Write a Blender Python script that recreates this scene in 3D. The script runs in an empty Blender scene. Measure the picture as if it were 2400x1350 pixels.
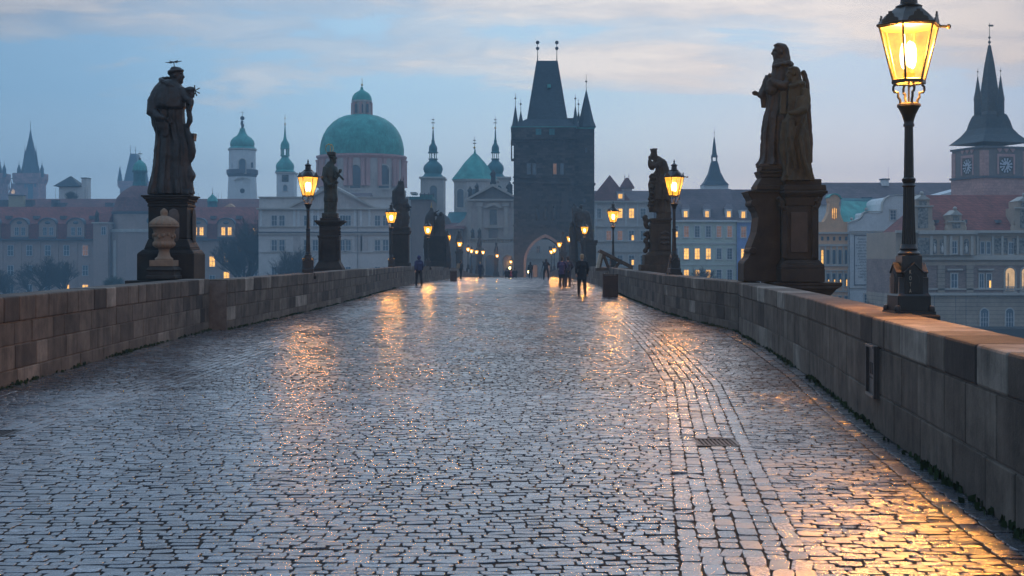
# Stone bridge at dawn: cobbled deck, lamps, statues, towers and churches in haze
import bpy, bmesh, math, random
import numpy as np
from mathutils import Vector, Matrix, noise as mnoise
random.seed(7); rng = np.random.default_rng(7)
R = math.radians
SC = bpy.context.scene
COL = SC.collection
F, HZ, CX, EYE = 3000.0, 597.0, 1200.0, 1.75      # survey: focal length (px of a 2400 px wide plate), horizon row, eye height
def wx(px, Y): return (px - CX) * Y / F
def wz(py, Y): return EYE - (py - HZ) * Y / F
def P(px, py, Y): return Vector((wx(px, Y), Y, wz(py, Y)))
ORG = {}
DECKY = [-20, 0, 50, 77, 111, 130, 150, 200, 250, 320]
DECKZ = [0, 0, 0, -.08, -.41, -.66, -.92, -2.3, -3.9, -4.2]
def deckz(Y): return np.interp(Y, DECKY, DECKZ)

# ------------------------------------------------------------------ mesh builder
class MB:
    def __init__(s): s.v = []; s.f = []; s.c = []; s.anyc = False
    def add(s, vs, fs, c=None):
        o = len(s.v); s.v.extend([tuple(v) for v in vs])
        for f in fs: s.f.append([i + o for i in f]); s.c.append(.5 if c is None else c)
        if c is not None: s.anyc = True
        return s
    def hexa(s, p, c=None):   # 8 corners: bottom 0-3 ccw, top 4-7
        return s.add(p, [(3,2,1,0),(4,5,6,7),(0,1,5,4),(1,2,6,5),(2,3,7,6),(3,0,4,7)], c)
    def box(s, x0,x1,y0,y1,z0,z1, c=None):
        return s.hexa([(x0,y0,z0),(x1,y0,z0),(x1,y1,z0),(x0,y1,z0),(x0,y0,z1),(x1,y0,z1),(x1,y1,z1),(x0,y1,z1)], c)
    def cbox(s, cx,cy,z0, wx_,wy_,h, wx2=None, wy2=None):
        a,b = wx_/2,wy_/2; a2 = (wx2 if wx2 is not None else wx_)/2; b2 = (wy2 if wy2 is not None else wy_)/2
        return s.hexa([(cx-a,cy-b,z0),(cx+a,cy-b,z0),(cx+a,cy+b,z0),(cx-a,cy+b,z0),(cx-a2,cy-b2,z0+h),(cx+a2,cy-b2,z0+h),(cx+a2,cy+b2,z0+h),(cx-a2,cy+b2,z0+h)])
    def loft(s, rings, cap=True, closed=True, c=None):
        n = len(rings[0]); vs = [p for r in rings for p in r]; fs = []
        for i in range(len(rings)-1):
            for j in range(n if closed else n-1):
                k = (j+1) % n
                fs.append((i*n+j, i*n+k, (i+1)*n+k, (i+1)*n+j))
        if cap: fs.append(tuple(range(n-1,-1,-1))); b = (len(rings)-1)*n; fs.append(tuple(range(b, b+n)))
        return s.add(vs, fs, c)
    def lathe(s, prof, cx=0, cy=0, n=24, sy=1.0, ph=0.0, cap=True):   # prof [(r,z)] bottom -> top
        return s.loft([[(cx+r*math.cos(ph+2*math.pi*j/n), cy+sy*r*math.sin(ph+2*math.pi*j/n), z) for j in range(n)] for r,z in prof], cap)
    def square(s, prof, cx=0, cy=0, sy=1.0, a=0.0):   # profile of half-widths on a square plan
        return s.lathe([(r*math.sqrt(2), z) for r,z in prof], cx, cy, 4, sy, math.pi/4 + a)
    def tube(s, pts, rads, n=8, cap=True):
        pts = [Vector(p) for p in pts]
        if not hasattr(rads, '__len__'): rads = [rads]*len(pts)
        rings = []; up = None
        for i,p in enumerate(pts):
            d = (pts[min(i+1,len(pts)-1)] - pts[max(i-1,0)])
            if d.length < 1e-9: d = Vector((0,0,1))
            d.normalize()
            if up is None: up = Vector((0,1,0)) if abs(d.y) < .9 else Vector((1,0,0))
            a = d.cross(up).normalized(); b = a.cross(d).normalized(); up = b
            rings.append([p + rads[i]*(math.cos(2*math.pi*j/n)*a + math.sin(2*math.pi*j/n)*b) for j in range(n)])
        return s.loft(rings, cap)
    def ell(s, c, r, n=12, m=8, rot=None):
        c = Vector(c); r = (r,r,r) if not hasattr(r,'__len__') else r
        rings = []
        for i in range(m+1):
            t = -math.pi/2 + math.pi*i/m; t = max(-1.55, min(1.55, t)); ring = []
            for j in range(n):
                a = 2*math.pi*j/n
                v = Vector((r[0]*math.cos(t)*math.cos(a), r[1]*math.cos(t)*math.sin(a), r[2]*math.sin(t)))
                if rot is not None: v = rot @ v
                ring.append(c + v)
            rings.append(ring)
        return s.loft(rings)
    def prism(s, poly, y0, y1, c=None):    # polygon in XZ extruded along Y
        n = len(poly); a = sum(poly[i][0]*poly[(i+1)%n][1]-poly[(i+1)%n][0]*poly[i][1] for i in range(n))
        if a < 0: poly = poly[::-1]
        vs = [(x,y0,z) for x,z in poly] + [(x,y1,z) for x,z in poly]
        fs = [tuple(range(n)), tuple(range(2*n-1, n-1, -1))] + [((i+1)%n, i, n+i, n+(i+1)%n) for i in range(n)]
        return s.add(vs, fs, c)
    def xform(s, M): s.v = [tuple(M @ Vector(v)) for v in s.v]; return s
    def mesh(s, name, org):
        me = bpy.data.meshes.new(name)
        v = np.array(s.v, dtype=np.float64) - np.array(org)
        me.from_pydata(v.tolist(), [], s.f)
        if s.anyc:
            at = me.attributes.new('var', 'FLOAT', 'FACE'); at.data.foreach_set('value', np.array(s.c, dtype=np.float32))
        return me
    def build(s, name, m, parent=None, smooth=0, org=None, bevel=0):
        if not s.v: return None
        if parent is not None: org = ORG[parent.name]
        org = Vector(org) if org is not None else Vector((0,0,0))
        me = s.mesh(name, org)
        return link(name, me, m, parent, org, smooth, bevel)

def link(name, me, m, parent, org, smooth=0, bevel=0):
    me.materials.clear(); me.materials.append(m)
    if smooth:
        me.polygons.foreach_set('use_smooth', [True]*len(me.polygons))
        if smooth < 180: me.set_sharp_from_angle(angle=R(smooth))
    o = bpy.data.objects.new(name, me); COL.objects.link(o)
    if parent is not None: o.parent = parent
    else: o.location = org
    ORG[o.name] = Vector(org)
    if bevel:
        b = o.modifiers.new('bevel', 'BEVEL'); b.width = bevel; b.segments = 2; b.limit_method = 'ANGLE'; b.angle_limit = R(50)
    return o

def tag(o, label=None, cat=None, group=None, kind=None):
    if label: o['label'] = label
    if cat: o['category'] = cat
    if group: o['group'] = group
    if kind: o['kind'] = kind
    return o
def thing(name, label, cat, loc=(0,0,0), group=None):
    o = bpy.data.objects.new(name, None); o.empty_display_size = .3; COL.objects.link(o)
    o.location = loc; ORG[o.name] = Vector(loc)
    return tag(o, label, cat, group)
def copy_tree(o, parent=None):
    c = o.copy(); COL.objects.link(c)
    if parent is not None: c.parent = parent
    ORG[c.name] = ORG[o.name].copy()
    for ch in list(o.children): copy_tree(ch, c)
    return c

TMP = bpy.data.scenes.new('workbench')
def fuse(mb, voxel, name, m, parent=None, org=None, amp=0.0, nscale=6.0, smooth_it=2, amp2=0.0):
    """overlapping closed solids -> one continuous carved surface"""
    if parent is not None: org = ORG[parent.name]
    org = Vector(org) if org is not None else Vector((0,0,0))
    me = mb.mesh(name + '_raw', org)
    t = bpy.data.objects.new('raw', me); TMP.collection.objects.link(t)
    bm = bmesh.new(); bm.from_mesh(me); bmesh.ops.recalc_face_normals(bm, faces=bm.faces); bm.to_mesh(me); bm.free()
    r = t.modifiers.new('r', 'REMESH'); r.mode = 'VOXEL'; r.voxel_size = voxel
    if smooth_it:
        sm = t.modifiers.new('s', 'SMOOTH'); sm.factor = .5; sm.iterations = smooth_it
    dg = TMP.view_layers[0].depsgraph; dg.update()
    me2 = bpy.data.meshes.new_from_object(t.evaluated_get(dg)); me2.name = name
    bpy.data.objects.remove(t); bpy.data.meshes.remove(me)
    if amp:
        n = len(me2.vertices); co = np.empty(n*3, np.float32); no = np.empty(n*3, np.float32)
        me2.vertices.foreach_get('co', co); me2.vertices.foreach_get('normal', no); co = co.reshape(-1,3); no = no.reshape(-1,3)
        d = np.empty(n, np.float32)
        for i, (x, y, z) in enumerate(co.tolist()):
            q = amp * mnoise.fractal(Vector((x*nscale, y*nscale, z*nscale)), .8, 2.1, 3)
            if amp2: q += amp2 * (abs(mnoise.noise(Vector((x*9, y*9, z*2.2)))) * 2 - .5)
            d[i] = q
        me2.vertices.foreach_set('co', (co + no*d[:,None]).ravel()); me2.update()
    return link(name, me2, m, parent, org, 180)

# ------------------------------------------------------------------ materials
def lin(c):
    return tuple(((x/255)/12.92 if x/255 <= .04045 else ((x/255+.055)/1.055)**2.4) for x in c)
class NT:
    def __init__(s, tree): s.t = tree; s.n = tree.nodes; s.l = tree.links
    def new(s, typ, **kw):
        n = s.n.new(typ)
        for k,v in kw.items(): setattr(n, k, v)
        return n
    def link(s, a, b): s.l.new(a, b)
    def set(s, sock, v):
        if isinstance(v, bpy.types.NodeSocket): s.l.new(v, sock)
        else: sock.default_value = v
    def math(s, op, a, b=0.0, c=0.0, clamp=False):
        n = s.new('ShaderNodeMath', operation=op, use_clamp=clamp)
        s.set(n.inputs[0], a); s.set(n.inputs[1], b); s.set(n.inputs[2], c)
        return n.outputs[0]
    def mix(s, f, a, b, blend='MIX'):
        n = s.new('ShaderNodeMix', data_type='RGBA', blend_type=blend)
        s.set(n.inputs[0], f); s.set(n.inputs[6], a if isinstance(a, bpy.types.NodeSocket) else (*a,1)); s.set(n.inputs[7], b if isinstance(b, bpy.types.NodeSocket) else (*b,1))
        return n.outputs[2]
    def ramp(s, f, stops, interp='LINEAR'):
        n = s.new('ShaderNodeValToRGB'); cr = n.color_ramp; cr.interpolation = interp
        while len(cr.elements) < len(stops): cr.elements.new(.5)
        for e,(p,c) in zip(cr.elements, stops):
            e.position = p; e.color = (*c,1) if hasattr(c,'__len__') else (c,c,c,1)
        s.link(f, n.inputs[0]); return n.outputs[0]
    def noise(s, vec, scale, detail=4, rough=.6, dist=0.0, dim='3D'):
        n = s.new('ShaderNodeTexNoise', noise_dimensions=dim)
        if vec is not None: s.link(vec, n.inputs['Vector'])
        n.inputs['Scale'].default_value = scale; n.inputs['Detail'].default_value = detail
        n.inputs['Roughness'].default_value = rough; n.inputs['Distortion'].default_value = dist
        return n.outputs[0]
    def mapping(s, vec, scale=(1,1,1), rot=(0,0,0), loc=(0,0,0)):
        n = s.new('ShaderNodeMapping'); s.link(vec, n.inputs[0])
        n.inputs['Scale'].default_value = scale; n.inputs['Rotation'].default_value = rot; n.inputs['Location'].default_value = loc
        return n.outputs[0]
    def bump(s, h, strength, dist):
        n = s.new('ShaderNodeBump'); s.link(h, n.inputs['Height'])
        n.inputs['Strength'].default_value = strength; n.inputs['Distance'].default_value = dist
        return n.outputs[0]
def newmat(name):
    m = bpy.data.materials.new(name); m.use_nodes = True
    t = NT(m.node_tree); b = t.n['Principled BSDF']
    return m, t, b
def M(name, col, rough=.85, var=.3, scale=1.2, bump=.25, bscale=25, metal=0.0, spec=.35, ramp=None, streak=0.0, bdist=.01, col2=None):
    m, t, b = newmat(name)
    co = t.new('ShaderNodeTexCoord').outputs['Object']
    n1 = t.noise(co, scale, 5, .65)
    k = t.ramp(n1, [(.3, 0.0), (.7, 1.0)])
    if ramp:
        at = t.new('ShaderNodeAttribute', attribute_name='var').outputs['Fac']
        c = t.ramp(at, ramp)
        c = t.mix(1.0, c, t.mix(k, (1-var,)*3, (1+var,)*3), 'MULTIPLY')
    else:
        lo = tuple(x*(1-var) for x in col); hi = col2 if col2 else tuple(x*(1+var) for x in col)
        c = t.mix(k, lo, hi)
    n2 = t.noise(co, scale*7, 4, .7)
    c = t.mix(.5, c, t.mix(n2, (.55,)*3, (1.45,)*3), 'MULTIPLY')
    if streak:
        ns = t.noise(t.mapping(co, (5,5,.35)), 1.0, 4, .7)
        c = t.mix(t.math('MULTIPLY', t.ramp(ns, [(.45,0.0),(.7,1.0)]), streak), c, (.012,.011,.010))
    t.link(c, b.inputs['Base Color'])
    r = t.math('ADD', t.math('MULTIPLY', n2, .25), rough-.12)
    t.link(r, b.inputs['Roughness'])
    b.inputs['Metallic'].default_value = metal; b.inputs['Specular IOR Level'].default_value = spec
    if bump:
        nb = t.noise(co, bscale, 5, .65)
        t.link(t.bump(nb, bump, bdist), b.inputs['Normal'])
    return m
def Mcourse(name, col, w, h, rough=.85, mortar=.55, var=.25, mcol=None, bump=.6, dirt=.35, side=True):
    """coursed masonry / roof tiles: pattern in metres on (x or y, z)"""
    m, t, b = newmat(name)
    co = t.new('ShaderNodeTexCoord').outputs['Object']
    sp = t.new('ShaderNodeSeparateXYZ'); t.link(co, sp.inputs[0])
    cb = t.new('ShaderNodeCombineXYZ')
    t.link(t.math('ADD', sp.outputs[0], t.math('MULTIPLY', sp.outputs[1], .97)), cb.inputs[0]); t.link(sp.outputs[2], cb.inputs[1])
    br = t.new('ShaderNodeTexBrick'); t.link(cb.outputs[0], br.inputs['Vector'])
    br.inputs['Scale'].default_value = 1.0; br.inputs['Brick Width'].default_value = w; br.inputs['Row Height'].default_value = h
    br.inputs['Mortar Size'].default_value = min(w,h)*.07; br.inputs['Mortar Smooth'].default_value = .4; br.offset = .5
    br.inputs['Color1'].default_value = (*[x*(1-var) for x in col],1); br.inputs['Color2'].default_value = (*[x*(1+var) for x in col],1)
    br.inputs['Mortar'].default_value = (*(mcol or [x*mortar for x in col]),1)
    n1 = t.noise(co, .25, 6, .7)
    c = t.mix(1.0, br.outputs['Color'], t.ramp(n1, [(.3, 1-dirt), (.7, 1+dirt*.6)]), 'MULTIPLY')
    n2 = t.noise(co, 2.5, 4, .7)
    c = t.mix(.6, c, t.mix(n2, (.5,)*3, (1.5,)*3), 'MULTIPLY')
    t.link(c, b.inputs['Base Color']); b.inputs['Roughness'].default_value = rough; b.inputs['Specular IOR Level'].default_value = .3
    t.link(t.bump(br.outputs['Fac'], -bump if bump > 0 else 0, .05), b.inputs['Normal'])
    return m
def Mplain(name, col, rough=.5, metal=0.0, spec=.5):
    m, t, b = newmat(name); b.inputs['Base Color'].default_value = (*col,1); b.inputs['Roughness'].default_value = rough
    b.inputs['Metallic'].default_value = metal; b.inputs['Specular IOR Level'].default_value = spec
    co = t.new('ShaderNodeTexCoord').outputs['Object']
    c = t.mix(t.noise(co, 9, 4, .6), tuple(x*.7 for x in col), tuple(x*1.3 for x in col)); t.link(c, b.inputs['Base Color'])
    return m
def Mglow(name, col, strength, scale=2.0, contrast=.6, base=(.1,.08,.05), transp=0.0):
    m, t, b = newmat(name)
    co = t.new('ShaderNodeTexCoord').outputs['Object']
    n = t.ramp(t.noise(co, scale, 3, .6), [(.3, 1-contrast), (.65, 1.0)])
    e = t.new('ShaderNodeEmission'); e.inputs['Color'].default_value = (*col,1); t.link(t.math('MULTIPLY', n, strength), e.inputs['Strength'])
    out = t.n['Material Output']
    if transp:
        tr = t.new('ShaderNodeBsdfTransparent'); mx = t.new('ShaderNodeMixShader'); mx.inputs[0].default_value = transp
        t.link(e.outputs[0], mx.inputs[1]); t.link(tr.outputs[0], mx.inputs[2]); t.link(mx.outputs[0], out.inputs[0])
    else:
        b.inputs['Base Color'].default_value = (*base,1)
        ad = t.new('ShaderNodeAddShader'); t.link(e.outputs[0], ad.inputs[0]); t.link(b.outputs[0], ad.inputs[1]); t.link(ad.outputs[0], out.inputs[0])
    return m

WALLRAMP = [(0,(.032,.027,.024)),(.3,(.086,.068,.054)),(.65,(.130,.105,.083)),(.88,(.19,.16,.13)),(1,(.27,.24,.20))]
MT = dict(
 parapet = M('parapet_sandstone', (.1,.1,.1), .85, .5, 2.5, .6, 40, ramp=WALLRAMP, streak=.5),
 mortar = M('lime_mortar', (.16,.14,.12), .95, .3, 5, .3, 60),
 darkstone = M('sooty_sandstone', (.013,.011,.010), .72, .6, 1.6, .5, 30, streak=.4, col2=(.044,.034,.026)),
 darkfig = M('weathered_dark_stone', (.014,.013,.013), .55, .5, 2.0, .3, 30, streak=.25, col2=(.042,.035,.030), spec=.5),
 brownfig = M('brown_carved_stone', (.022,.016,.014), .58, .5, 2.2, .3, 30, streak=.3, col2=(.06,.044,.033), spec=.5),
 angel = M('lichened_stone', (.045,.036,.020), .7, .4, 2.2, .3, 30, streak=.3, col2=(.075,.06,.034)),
 palestone = M('yellow_sandstone', (.062,.044,.030), .85, .45, 2.2, .4, 30, streak=.4),
 urn = M('new_carved_sandstone', (.24,.165,.11), .8, .2, 4, .3, 40),
 relief = M('grey_relief_stone', (.10,.085,.075), .85, .4, 4, .4, 40),
 bronze = M('green_bronze', (.030,.034,.028), .5, .6, 4, .2, 30, metal=.1, col2=(.05,.065,.052)),
 gold = M('gilded_metal', (.55,.36,.10), .35, .2, 5, 0, metal=.8),
 iron = M('black_cast_iron', (.012,.012,.013), .36, .3, 8, .12, 90, spec=.5),
 ironplain = Mplain('dark_iron', (.018,.018,.02), .45),
 joint = M('joint_grit', (.014,.013,.010), .95, .5, 9, .5, 50),
 moss = M('moss', (.022,.040,.013), .95, .5, 9, 0),
 wood = M('old_timber', (.11,.062,.035), .8, .4, 3, .4, 40, streak=.4),
 paleplank = M('pale_board', (.42,.36,.27), .8, .2, 4, .2, 40),
 rust = M('brown_board', (.075,.045,.032), .8, .3, 3, .3, 40),
 steel = M('brushed_plate', (.10,.09,.085), .4, .2, 6, .05, 60, metal=.5),
 towerstone = Mcourse('black_ashlar', (.060,.048,.040), 1.1, .5, .85, .7, .55, dirt=.5, bump=.4),
 slate = Mcourse('blue_slate', (.035,.052,.062), .5, .35, .6, .6, .2, bump=.3),
 copper = M('verdigris_copper', (.045,.33,.28), .6, .35, .5, .15, 4, streak=.5, col2=(.09,.46,.39)),
 copperd = M('dark_verdigris', (.03,.16,.17), .6, .35, .5, .15, 4, streak=.5),
 tile = Mcourse('red_clay_tile', (.26,.075,.055), .32, .38, .85, .45, .22, bump=.8),
 tilebrown = Mcourse('brown_clay_tile', (.20,.085,.072), .32, .42, .85, .5, .2, bump=.8),
 tilegrey = Mcourse('grey_roof_tile', (.16,.115,.115), .4, .5, .85, .5, .18, bump=.8),
 plaster_pink = M('pinkish_plaster', (.40,.285,.235), .9, .12, .25, .1, 8, streak=.12),
 plaster_cream = M('cream_plaster', (.60,.55,.50), .9, .10, .25, .1, 8, streak=.10),
 plaster_white = M('white_plaster', (.68,.67,.64), .9, .10, .25, .1, 8, streak=.10),
 plaster_green = M('pale_green_plaster', (.56,.60,.50), .9, .10, .25, .1, 8, streak=.10),
 plaster_blue = M('blue_plaster', (.30,.42,.75), .9, .10, .25, .1, 8, streak=.10),
 plaster_orangelit = M('orange_lit_plaster', (.74,.42,.22), .9, .12, .25, .1, 8, streak=.12),  # orange light on the walls is put into the plaster colour
 plaster_grey = M('grey_brown_plaster', (.21,.18,.165), .9, .15, .25, .1, 8, streak=.2),
 church = M('church_stone', (.52,.45,.40), .9, .18, .35, .2, 6, streak=.25),
 pinkstone = M('rose_pilaster', (.55,.32,.29), .9, .12, .4, .1, 8, streak=.2),
 pinktower = Mcourse('rose_ashlar', (.52,.30,.255), 1.0, .5, .9, .8, .1, bump=.2, dirt=.2),
 tyn = Mcourse('floodlit_pink_ashlar', (.45,.20,.16), 1.6, .8, .9, .6, .3, bump=.2, dirt=.4),  # pink floodlight on the twin spires is put into the stone colour
 museum = M('ochre_render', (.44,.33,.24), .9, .12, .4, .15, 8, streak=.15),
 museum_brick = Mcourse('brown_brick', (.28,.19,.155), .5, .16, .9, 1.3, .2, bump=.2),
 rustic = Mcourse('rusticated_stone', (.42,.33,.25), 30, .62, .9, .45, .06, bump=.6),
 sgraffito = M('sgraffito_panel', (.08,.085,.09), .9, .8, 3.2, .1, 8, col2=(.40,.37,.33)),
 trim = M('stone_trim', (.48,.43,.37), .85, .12, 1, .1, 20),
 whiteframe = Mplain('white_paint', (.62,.63,.64), .5),
 dark_trim = Mplain('dark_cornice', (.11,.11,.12), .8),
 chimney = M('beige_block', (.40,.33,.22), .9, .1, 2, .1, 10),
 bark = M('bare_bark', (.045,.038,.032), .95, .3, 4, 0),
 twig = M('bare_twigs', (.060,.056,.048), .95, .3, 4, 0),
 willow = M('budding_twigs', (.060,.070,.035), .95, .3, 4, 0),
 clockface = Mplain('clock_face', (.55,.58,.62), .5),
 black = Mplain('black_paint', (.012,.012,.013), .6),
 greennet = M('green_netting', (.06,.24,.20), .9, .2, 2, 0),
 skin = Mplain('skin', (.42,.26,.19), .6), hair_dark = Mplain('dark_hair', (.02,.014,.01), .7), hair_fair = Mplain('fair_hair', (.32,.20,.10), .7),
 cloth_black = Mplain('black_cloth', (.013,.013,.016), .9), cloth_blue = Mplain('blue_cloth', (.014,.022,.085), .9), cloth_navy = Mplain('navy_denim', (.018,.024,.045), .9),
 cloth_red = Mplain('red_cloth', (.30,.025,.03), .9), cloth_purple = Mplain('purple_cloth', (.055,.035,.085), .9), cloth_tan = Mplain('tan_canvas', (.30,.20,.11), .9), cloth_brown = Mplain('brown_cloth', (.035,.022,.018), .9),
 water = Mplain('river_water', (.02,.03,.035), .12), bank = M('quay_ground', (.08,.075,.07), .9, .2, .2, 0), quay = Mcourse('quay_masonry', (.16,.145,.13), 1.2, .5),
 lit = Mglow('lit_window', (1.0,.50,.10), 2.0, .9, .55), litpale = Mglow('lit_window_pale', (1.0,.62,.30), .75, .9, .4), litdim = Mglow('dim_window', (.9,.42,.22), .22, .9, .6),
 flame = Mglow('lamp_mantle', (1.0,.70,.28), 26, 5, .2), lampglass = Mglow('lamp_glass', (1.0,.38,.03), 3.0, 4.5, .6, transp=.42),
)
def mk_glass():
    m, t, b = newmat('window_glass')
    co = t.new('ShaderNodeTexCoord').outputs['Object']
    c = t.mix(t.noise(co, .45, 3, .6), (.03,.045,.06), (.12,.17,.21)); t.link(c, b.inputs['Base Color'])
    b.inputs['Roughness'].default_value = .12; b.inputs['Specular IOR Level'].default_value = .6
    return m
MT['glass'] = mk_glass()
def mk_cobble():
    m, t, b = newmat('wet_granite_setts')
    co = t.new('ShaderNodeTexCoord').outputs['Object']
    at = t.new('ShaderNodeAttribute', attribute_name='var').outputs['Fac']
    c = t.ramp(at, [(0,(.018,.025,.036)),(.3,(.046,.064,.092)),(.55,(.072,.088,.118)),(.75,(.085,.074,.078)),(1,(.165,.185,.215))])
    big = t.noise(co, .35, 4, .6)
    n = t.noise(co, 38, 6, .75)
    c = t.mix(.95, c, t.ramp(n, [(.34,.12),(.5,.62),(.66,1.9)]), 'MULTIPLY')
    t.link(c, b.inputs['Base Color'])
    wet = t.ramp(big, [(.35, .31), (.65, .17)])
    r = t.math('ADD', wet, t.math('MULTIPLY', t.math('SUBTRACT', t.noise(co, 30, 4, .7), .5), .25))
    r = t.math('ADD', r, t.math('MULTIPLY', t.math('SUBTRACT', at, .5), -.22))
    t.link(t.math('MAXIMUM', r, .07), b.inputs['Roughness'])
    b.inputs['Specular IOR Level'].default_value = .95
    b.inputs['Coat Weight'].default_value = .9; b.inputs['Coat IOR'].default_value = 1.55; t.link(t.math('MULTIPLY', r, .9), b.inputs['Coat Roughness'])
    h = t.math('ADD', t.math('MULTIPLY', t.noise(co, 24, 5, .7), 1.0), t.math('MULTIPLY', t.noise(co, 120, 4, .75), .35))
    nb = t.bump(h, .42, .010); t.link(nb, b.inputs['Normal']); t.link(nb, b.inputs['Coat Normal'])
    return m
MT['cobble'] = mk_cobble()

# ------------------------------------------------------------------ world, camera, sun, air
def sky():
    w = bpy.data.worlds.new('World'); SC.world = w; w.use_nodes = True
    t = NT(w.node_tree); bg = t.n['Background']
    d = t.new('ShaderNodeTexCoord').outputs['Generated']
    sp = t.new('ShaderNodeSeparateXYZ'); t.link(d, sp.inputs[0])
    ay = t.math('MAXIMUM', t.math('ABSOLUTE', sp.outputs[1]), .12)
    u = t.math('DIVIDE', sp.outputs[0], ay); v = t.math('DIVIDE', sp.outputs[2], ay)
    el = t.math('MAXIMUM', sp.outputs[2], 0.0)
    base = t.ramp(el, [(0,lin((190,214,226))),(.06,lin((184,207,222))),(.12,lin((152,188,212))),(.2,lin((150,182,206))),(.5,lin((160,178,200))),(1,lin((120,140,170)))])
    side = t.ramp(t.math('ADD', t.math('MULTIPLY', u, .5), .5), [(.22,(.42,.50,.60)),(.34,(.58,.68,.78)),(.44,(.95,.98,1.0)),(.55,(1.06,1.05,1.03)),(.64,(.95,.96,1.0)),(.75,(.62,.68,.78))])
    base = t.mix(1.0, base, side, 'MULTIPLY')
    cb = t.new('ShaderNodeCombineXYZ'); t.link(u, cb.inputs[0]); t.link(t.math('MULTIPLY', v, 5.2), cb.inputs[1]); cb.inputs[2].default_value = 3.7
    n1 = t.noise(cb.outputs[0], 3.6, 8, .56, .4); n2 = t.noise(cb.outputs[0], 11, 6, .6, .6)
    nn = t.math('ADD', t.math('MULTIPLY', t.math('SUBTRACT', n1, .5), .24), t.math('MULTIPLY', t.math('SUBTRACT', n2, .5), .06))
    def blob(cu, cv, ru, rv, amt):
        a = t.math('DIVIDE', t.math('SUBTRACT', u, cu), ru); b = t.math('DIVIDE', t.math('SUBTRACT', v, cv), rv)
        q = t.math('ADD', t.math('MULTIPLY', a, a), t.math('MULTIPLY', b, b))
        return t.math('MULTIPLY', t.math('EXPONENT', t.math('MULTIPLY', q, -1.0)), amt)
    bnd = t.math('SUBTRACT', v, .166)
    for bl in [(-.08,.16,.20,.03,.018),(.125,.142,.09,.022,.032),(.13,.128,.05,.010,.018),(-.12,.118,.12,.010,.026),(.01,.175,.09,.010,-.045),(.19,.172,.07,.012,-.05),(.23,.152,.05,.02,-.02),(.36,.15,.09,.03,.034),(.05,.135,.03,.02,.01),(-.40,.155,.2,.02,-.012)]:
        bnd = t.math('ADD', bnd, blob(*bl))
    cl = t.ramp(t.math('ADD', t.math('MULTIPLY', t.math('ADD', bnd, nn), 9.0), .5), [(.32, 0.0), (.50, .55), (.85, 1.0)], 'EASE')
    ccol = t.mix(t.ramp(t.math('ADD', t.math('MULTIPLY', n1, .6), t.math('MULTIPLY', n2, .4)), [(.36,0.0),(.60,1.0)]), lin((134,150,172)), lin((212,206,202)))
    cside = t.ramp(t.math('ADD', t.math('MULTIPLY', u, .5), .5), [(.27,(.50,.52,.58)),(.40,(.86,.87,.9)),(.5,(1,1,1)),(.62,(.97,.96,.96)),(.75,(.60,.58,.60))])
    ccol = t.mix(1.0, ccol, cside, 'MULTIPLY')
    c = t.mix(t.math('MULTIPLY', cl, .92), base, ccol)
    hi = t.ramp(sp.outputs[2], [(.20, 0.0), (.5, 1.0)])
    c = t.mix(hi, c, lin((150,182,216)))
    c = t.mix(1.0, c, t.ramp(t.math('ADD', t.math('MULTIPLY', sp.outputs[1], .5), .5), [(0,(.56,.58,.64)),(.4,(.74,.76,.80)),(.62,(1,1,1))]), 'MULTIPLY')     # dawn: the west behind the viewer is still dark
    # thin dusk scatter from the physical sky, sun just under the rooftops ahead of the viewer
    st = t.new('ShaderNodeTexSky', sky_type='NISHITA', sun_disc=False, sun_elevation=R(2), sun_rotation=R(15)); st.altitude = 200
    c = t.mix(.015, c, st.outputs[0], 'ADD')
    down = t.ramp(sp.outputs[2], [(0, 0.0), (.004, 1.0)])
    c = t.mix(down, (.10,.12,.14), c)
    t.link(c, bg.inputs['Color']); bg.inputs['Strength'].default_value = 1.55
sky()
cam = bpy.data.cameras.new('camera'); cam.sensor_width = 36; cam.lens = 45; cam.shift_y = -78/2400; cam.clip_start = .1; cam.clip_end = 6000
co_ = bpy.data.objects.new('camera', cam); COL.objects.link(co_); co_.location = (0,0,EYE); co_.rotation_euler = (R(90),0,0); SC.camera = co_
sun = bpy.data.lights.new('sun', 'SUN'); sun.energy = .15; sun.angle = R(35); sun.color = (.95,.95,1)
so = bpy.data.objects.new('sun', sun); COL.objects.link(so); so.rotation_euler = (R(-62), 0, R(-15))
SC.view_settings.view_transform = 'Standard'; SC.view_settings.look = 'None'; SC.view_settings.exposure = 0; SC.view_settings.gamma = 1
SC.render.engine = 'CYCLES'
cy = SC.cycles
cy.use_denoising = True; cy.denoiser = 'OPENIMAGEDENOISE'; cy.max_bounces = 6; cy.diffuse_bounces = 2; cy.glossy_bounces = 3; cy.transparent_max_bounces = 12; cy.volume_bounces = 0
cy.sample_clamp_indirect = 4; cy.sample_clamp_direct = 0; cy.caustics_reflective = False; cy.caustics_refractive = False
HAZE = .00095
hz = MB().box(-720, 720, -60, 1240, -14, 84)
hm = bpy.data.materials.new('morning_haze'); hm.use_nodes = True; ht = NT(hm.node_tree); ht.n.remove(ht.n['Principled BSDF'])
pv = ht.new('ShaderNodeVolumePrincipled'); pv.inputs['Color'].default_value = (.46,.78,1.0,1); pv.inputs['Density'].default_value = HAZE; pv.inputs['Anisotropy'].default_value = .0
ht.link(pv.outputs[0], ht.n['Material Output'].inputs['Volume'])
tag(hz.build('haze', hm), 'thin blue morning haze filling the river valley', 'haze', kind='stuff')
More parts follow.
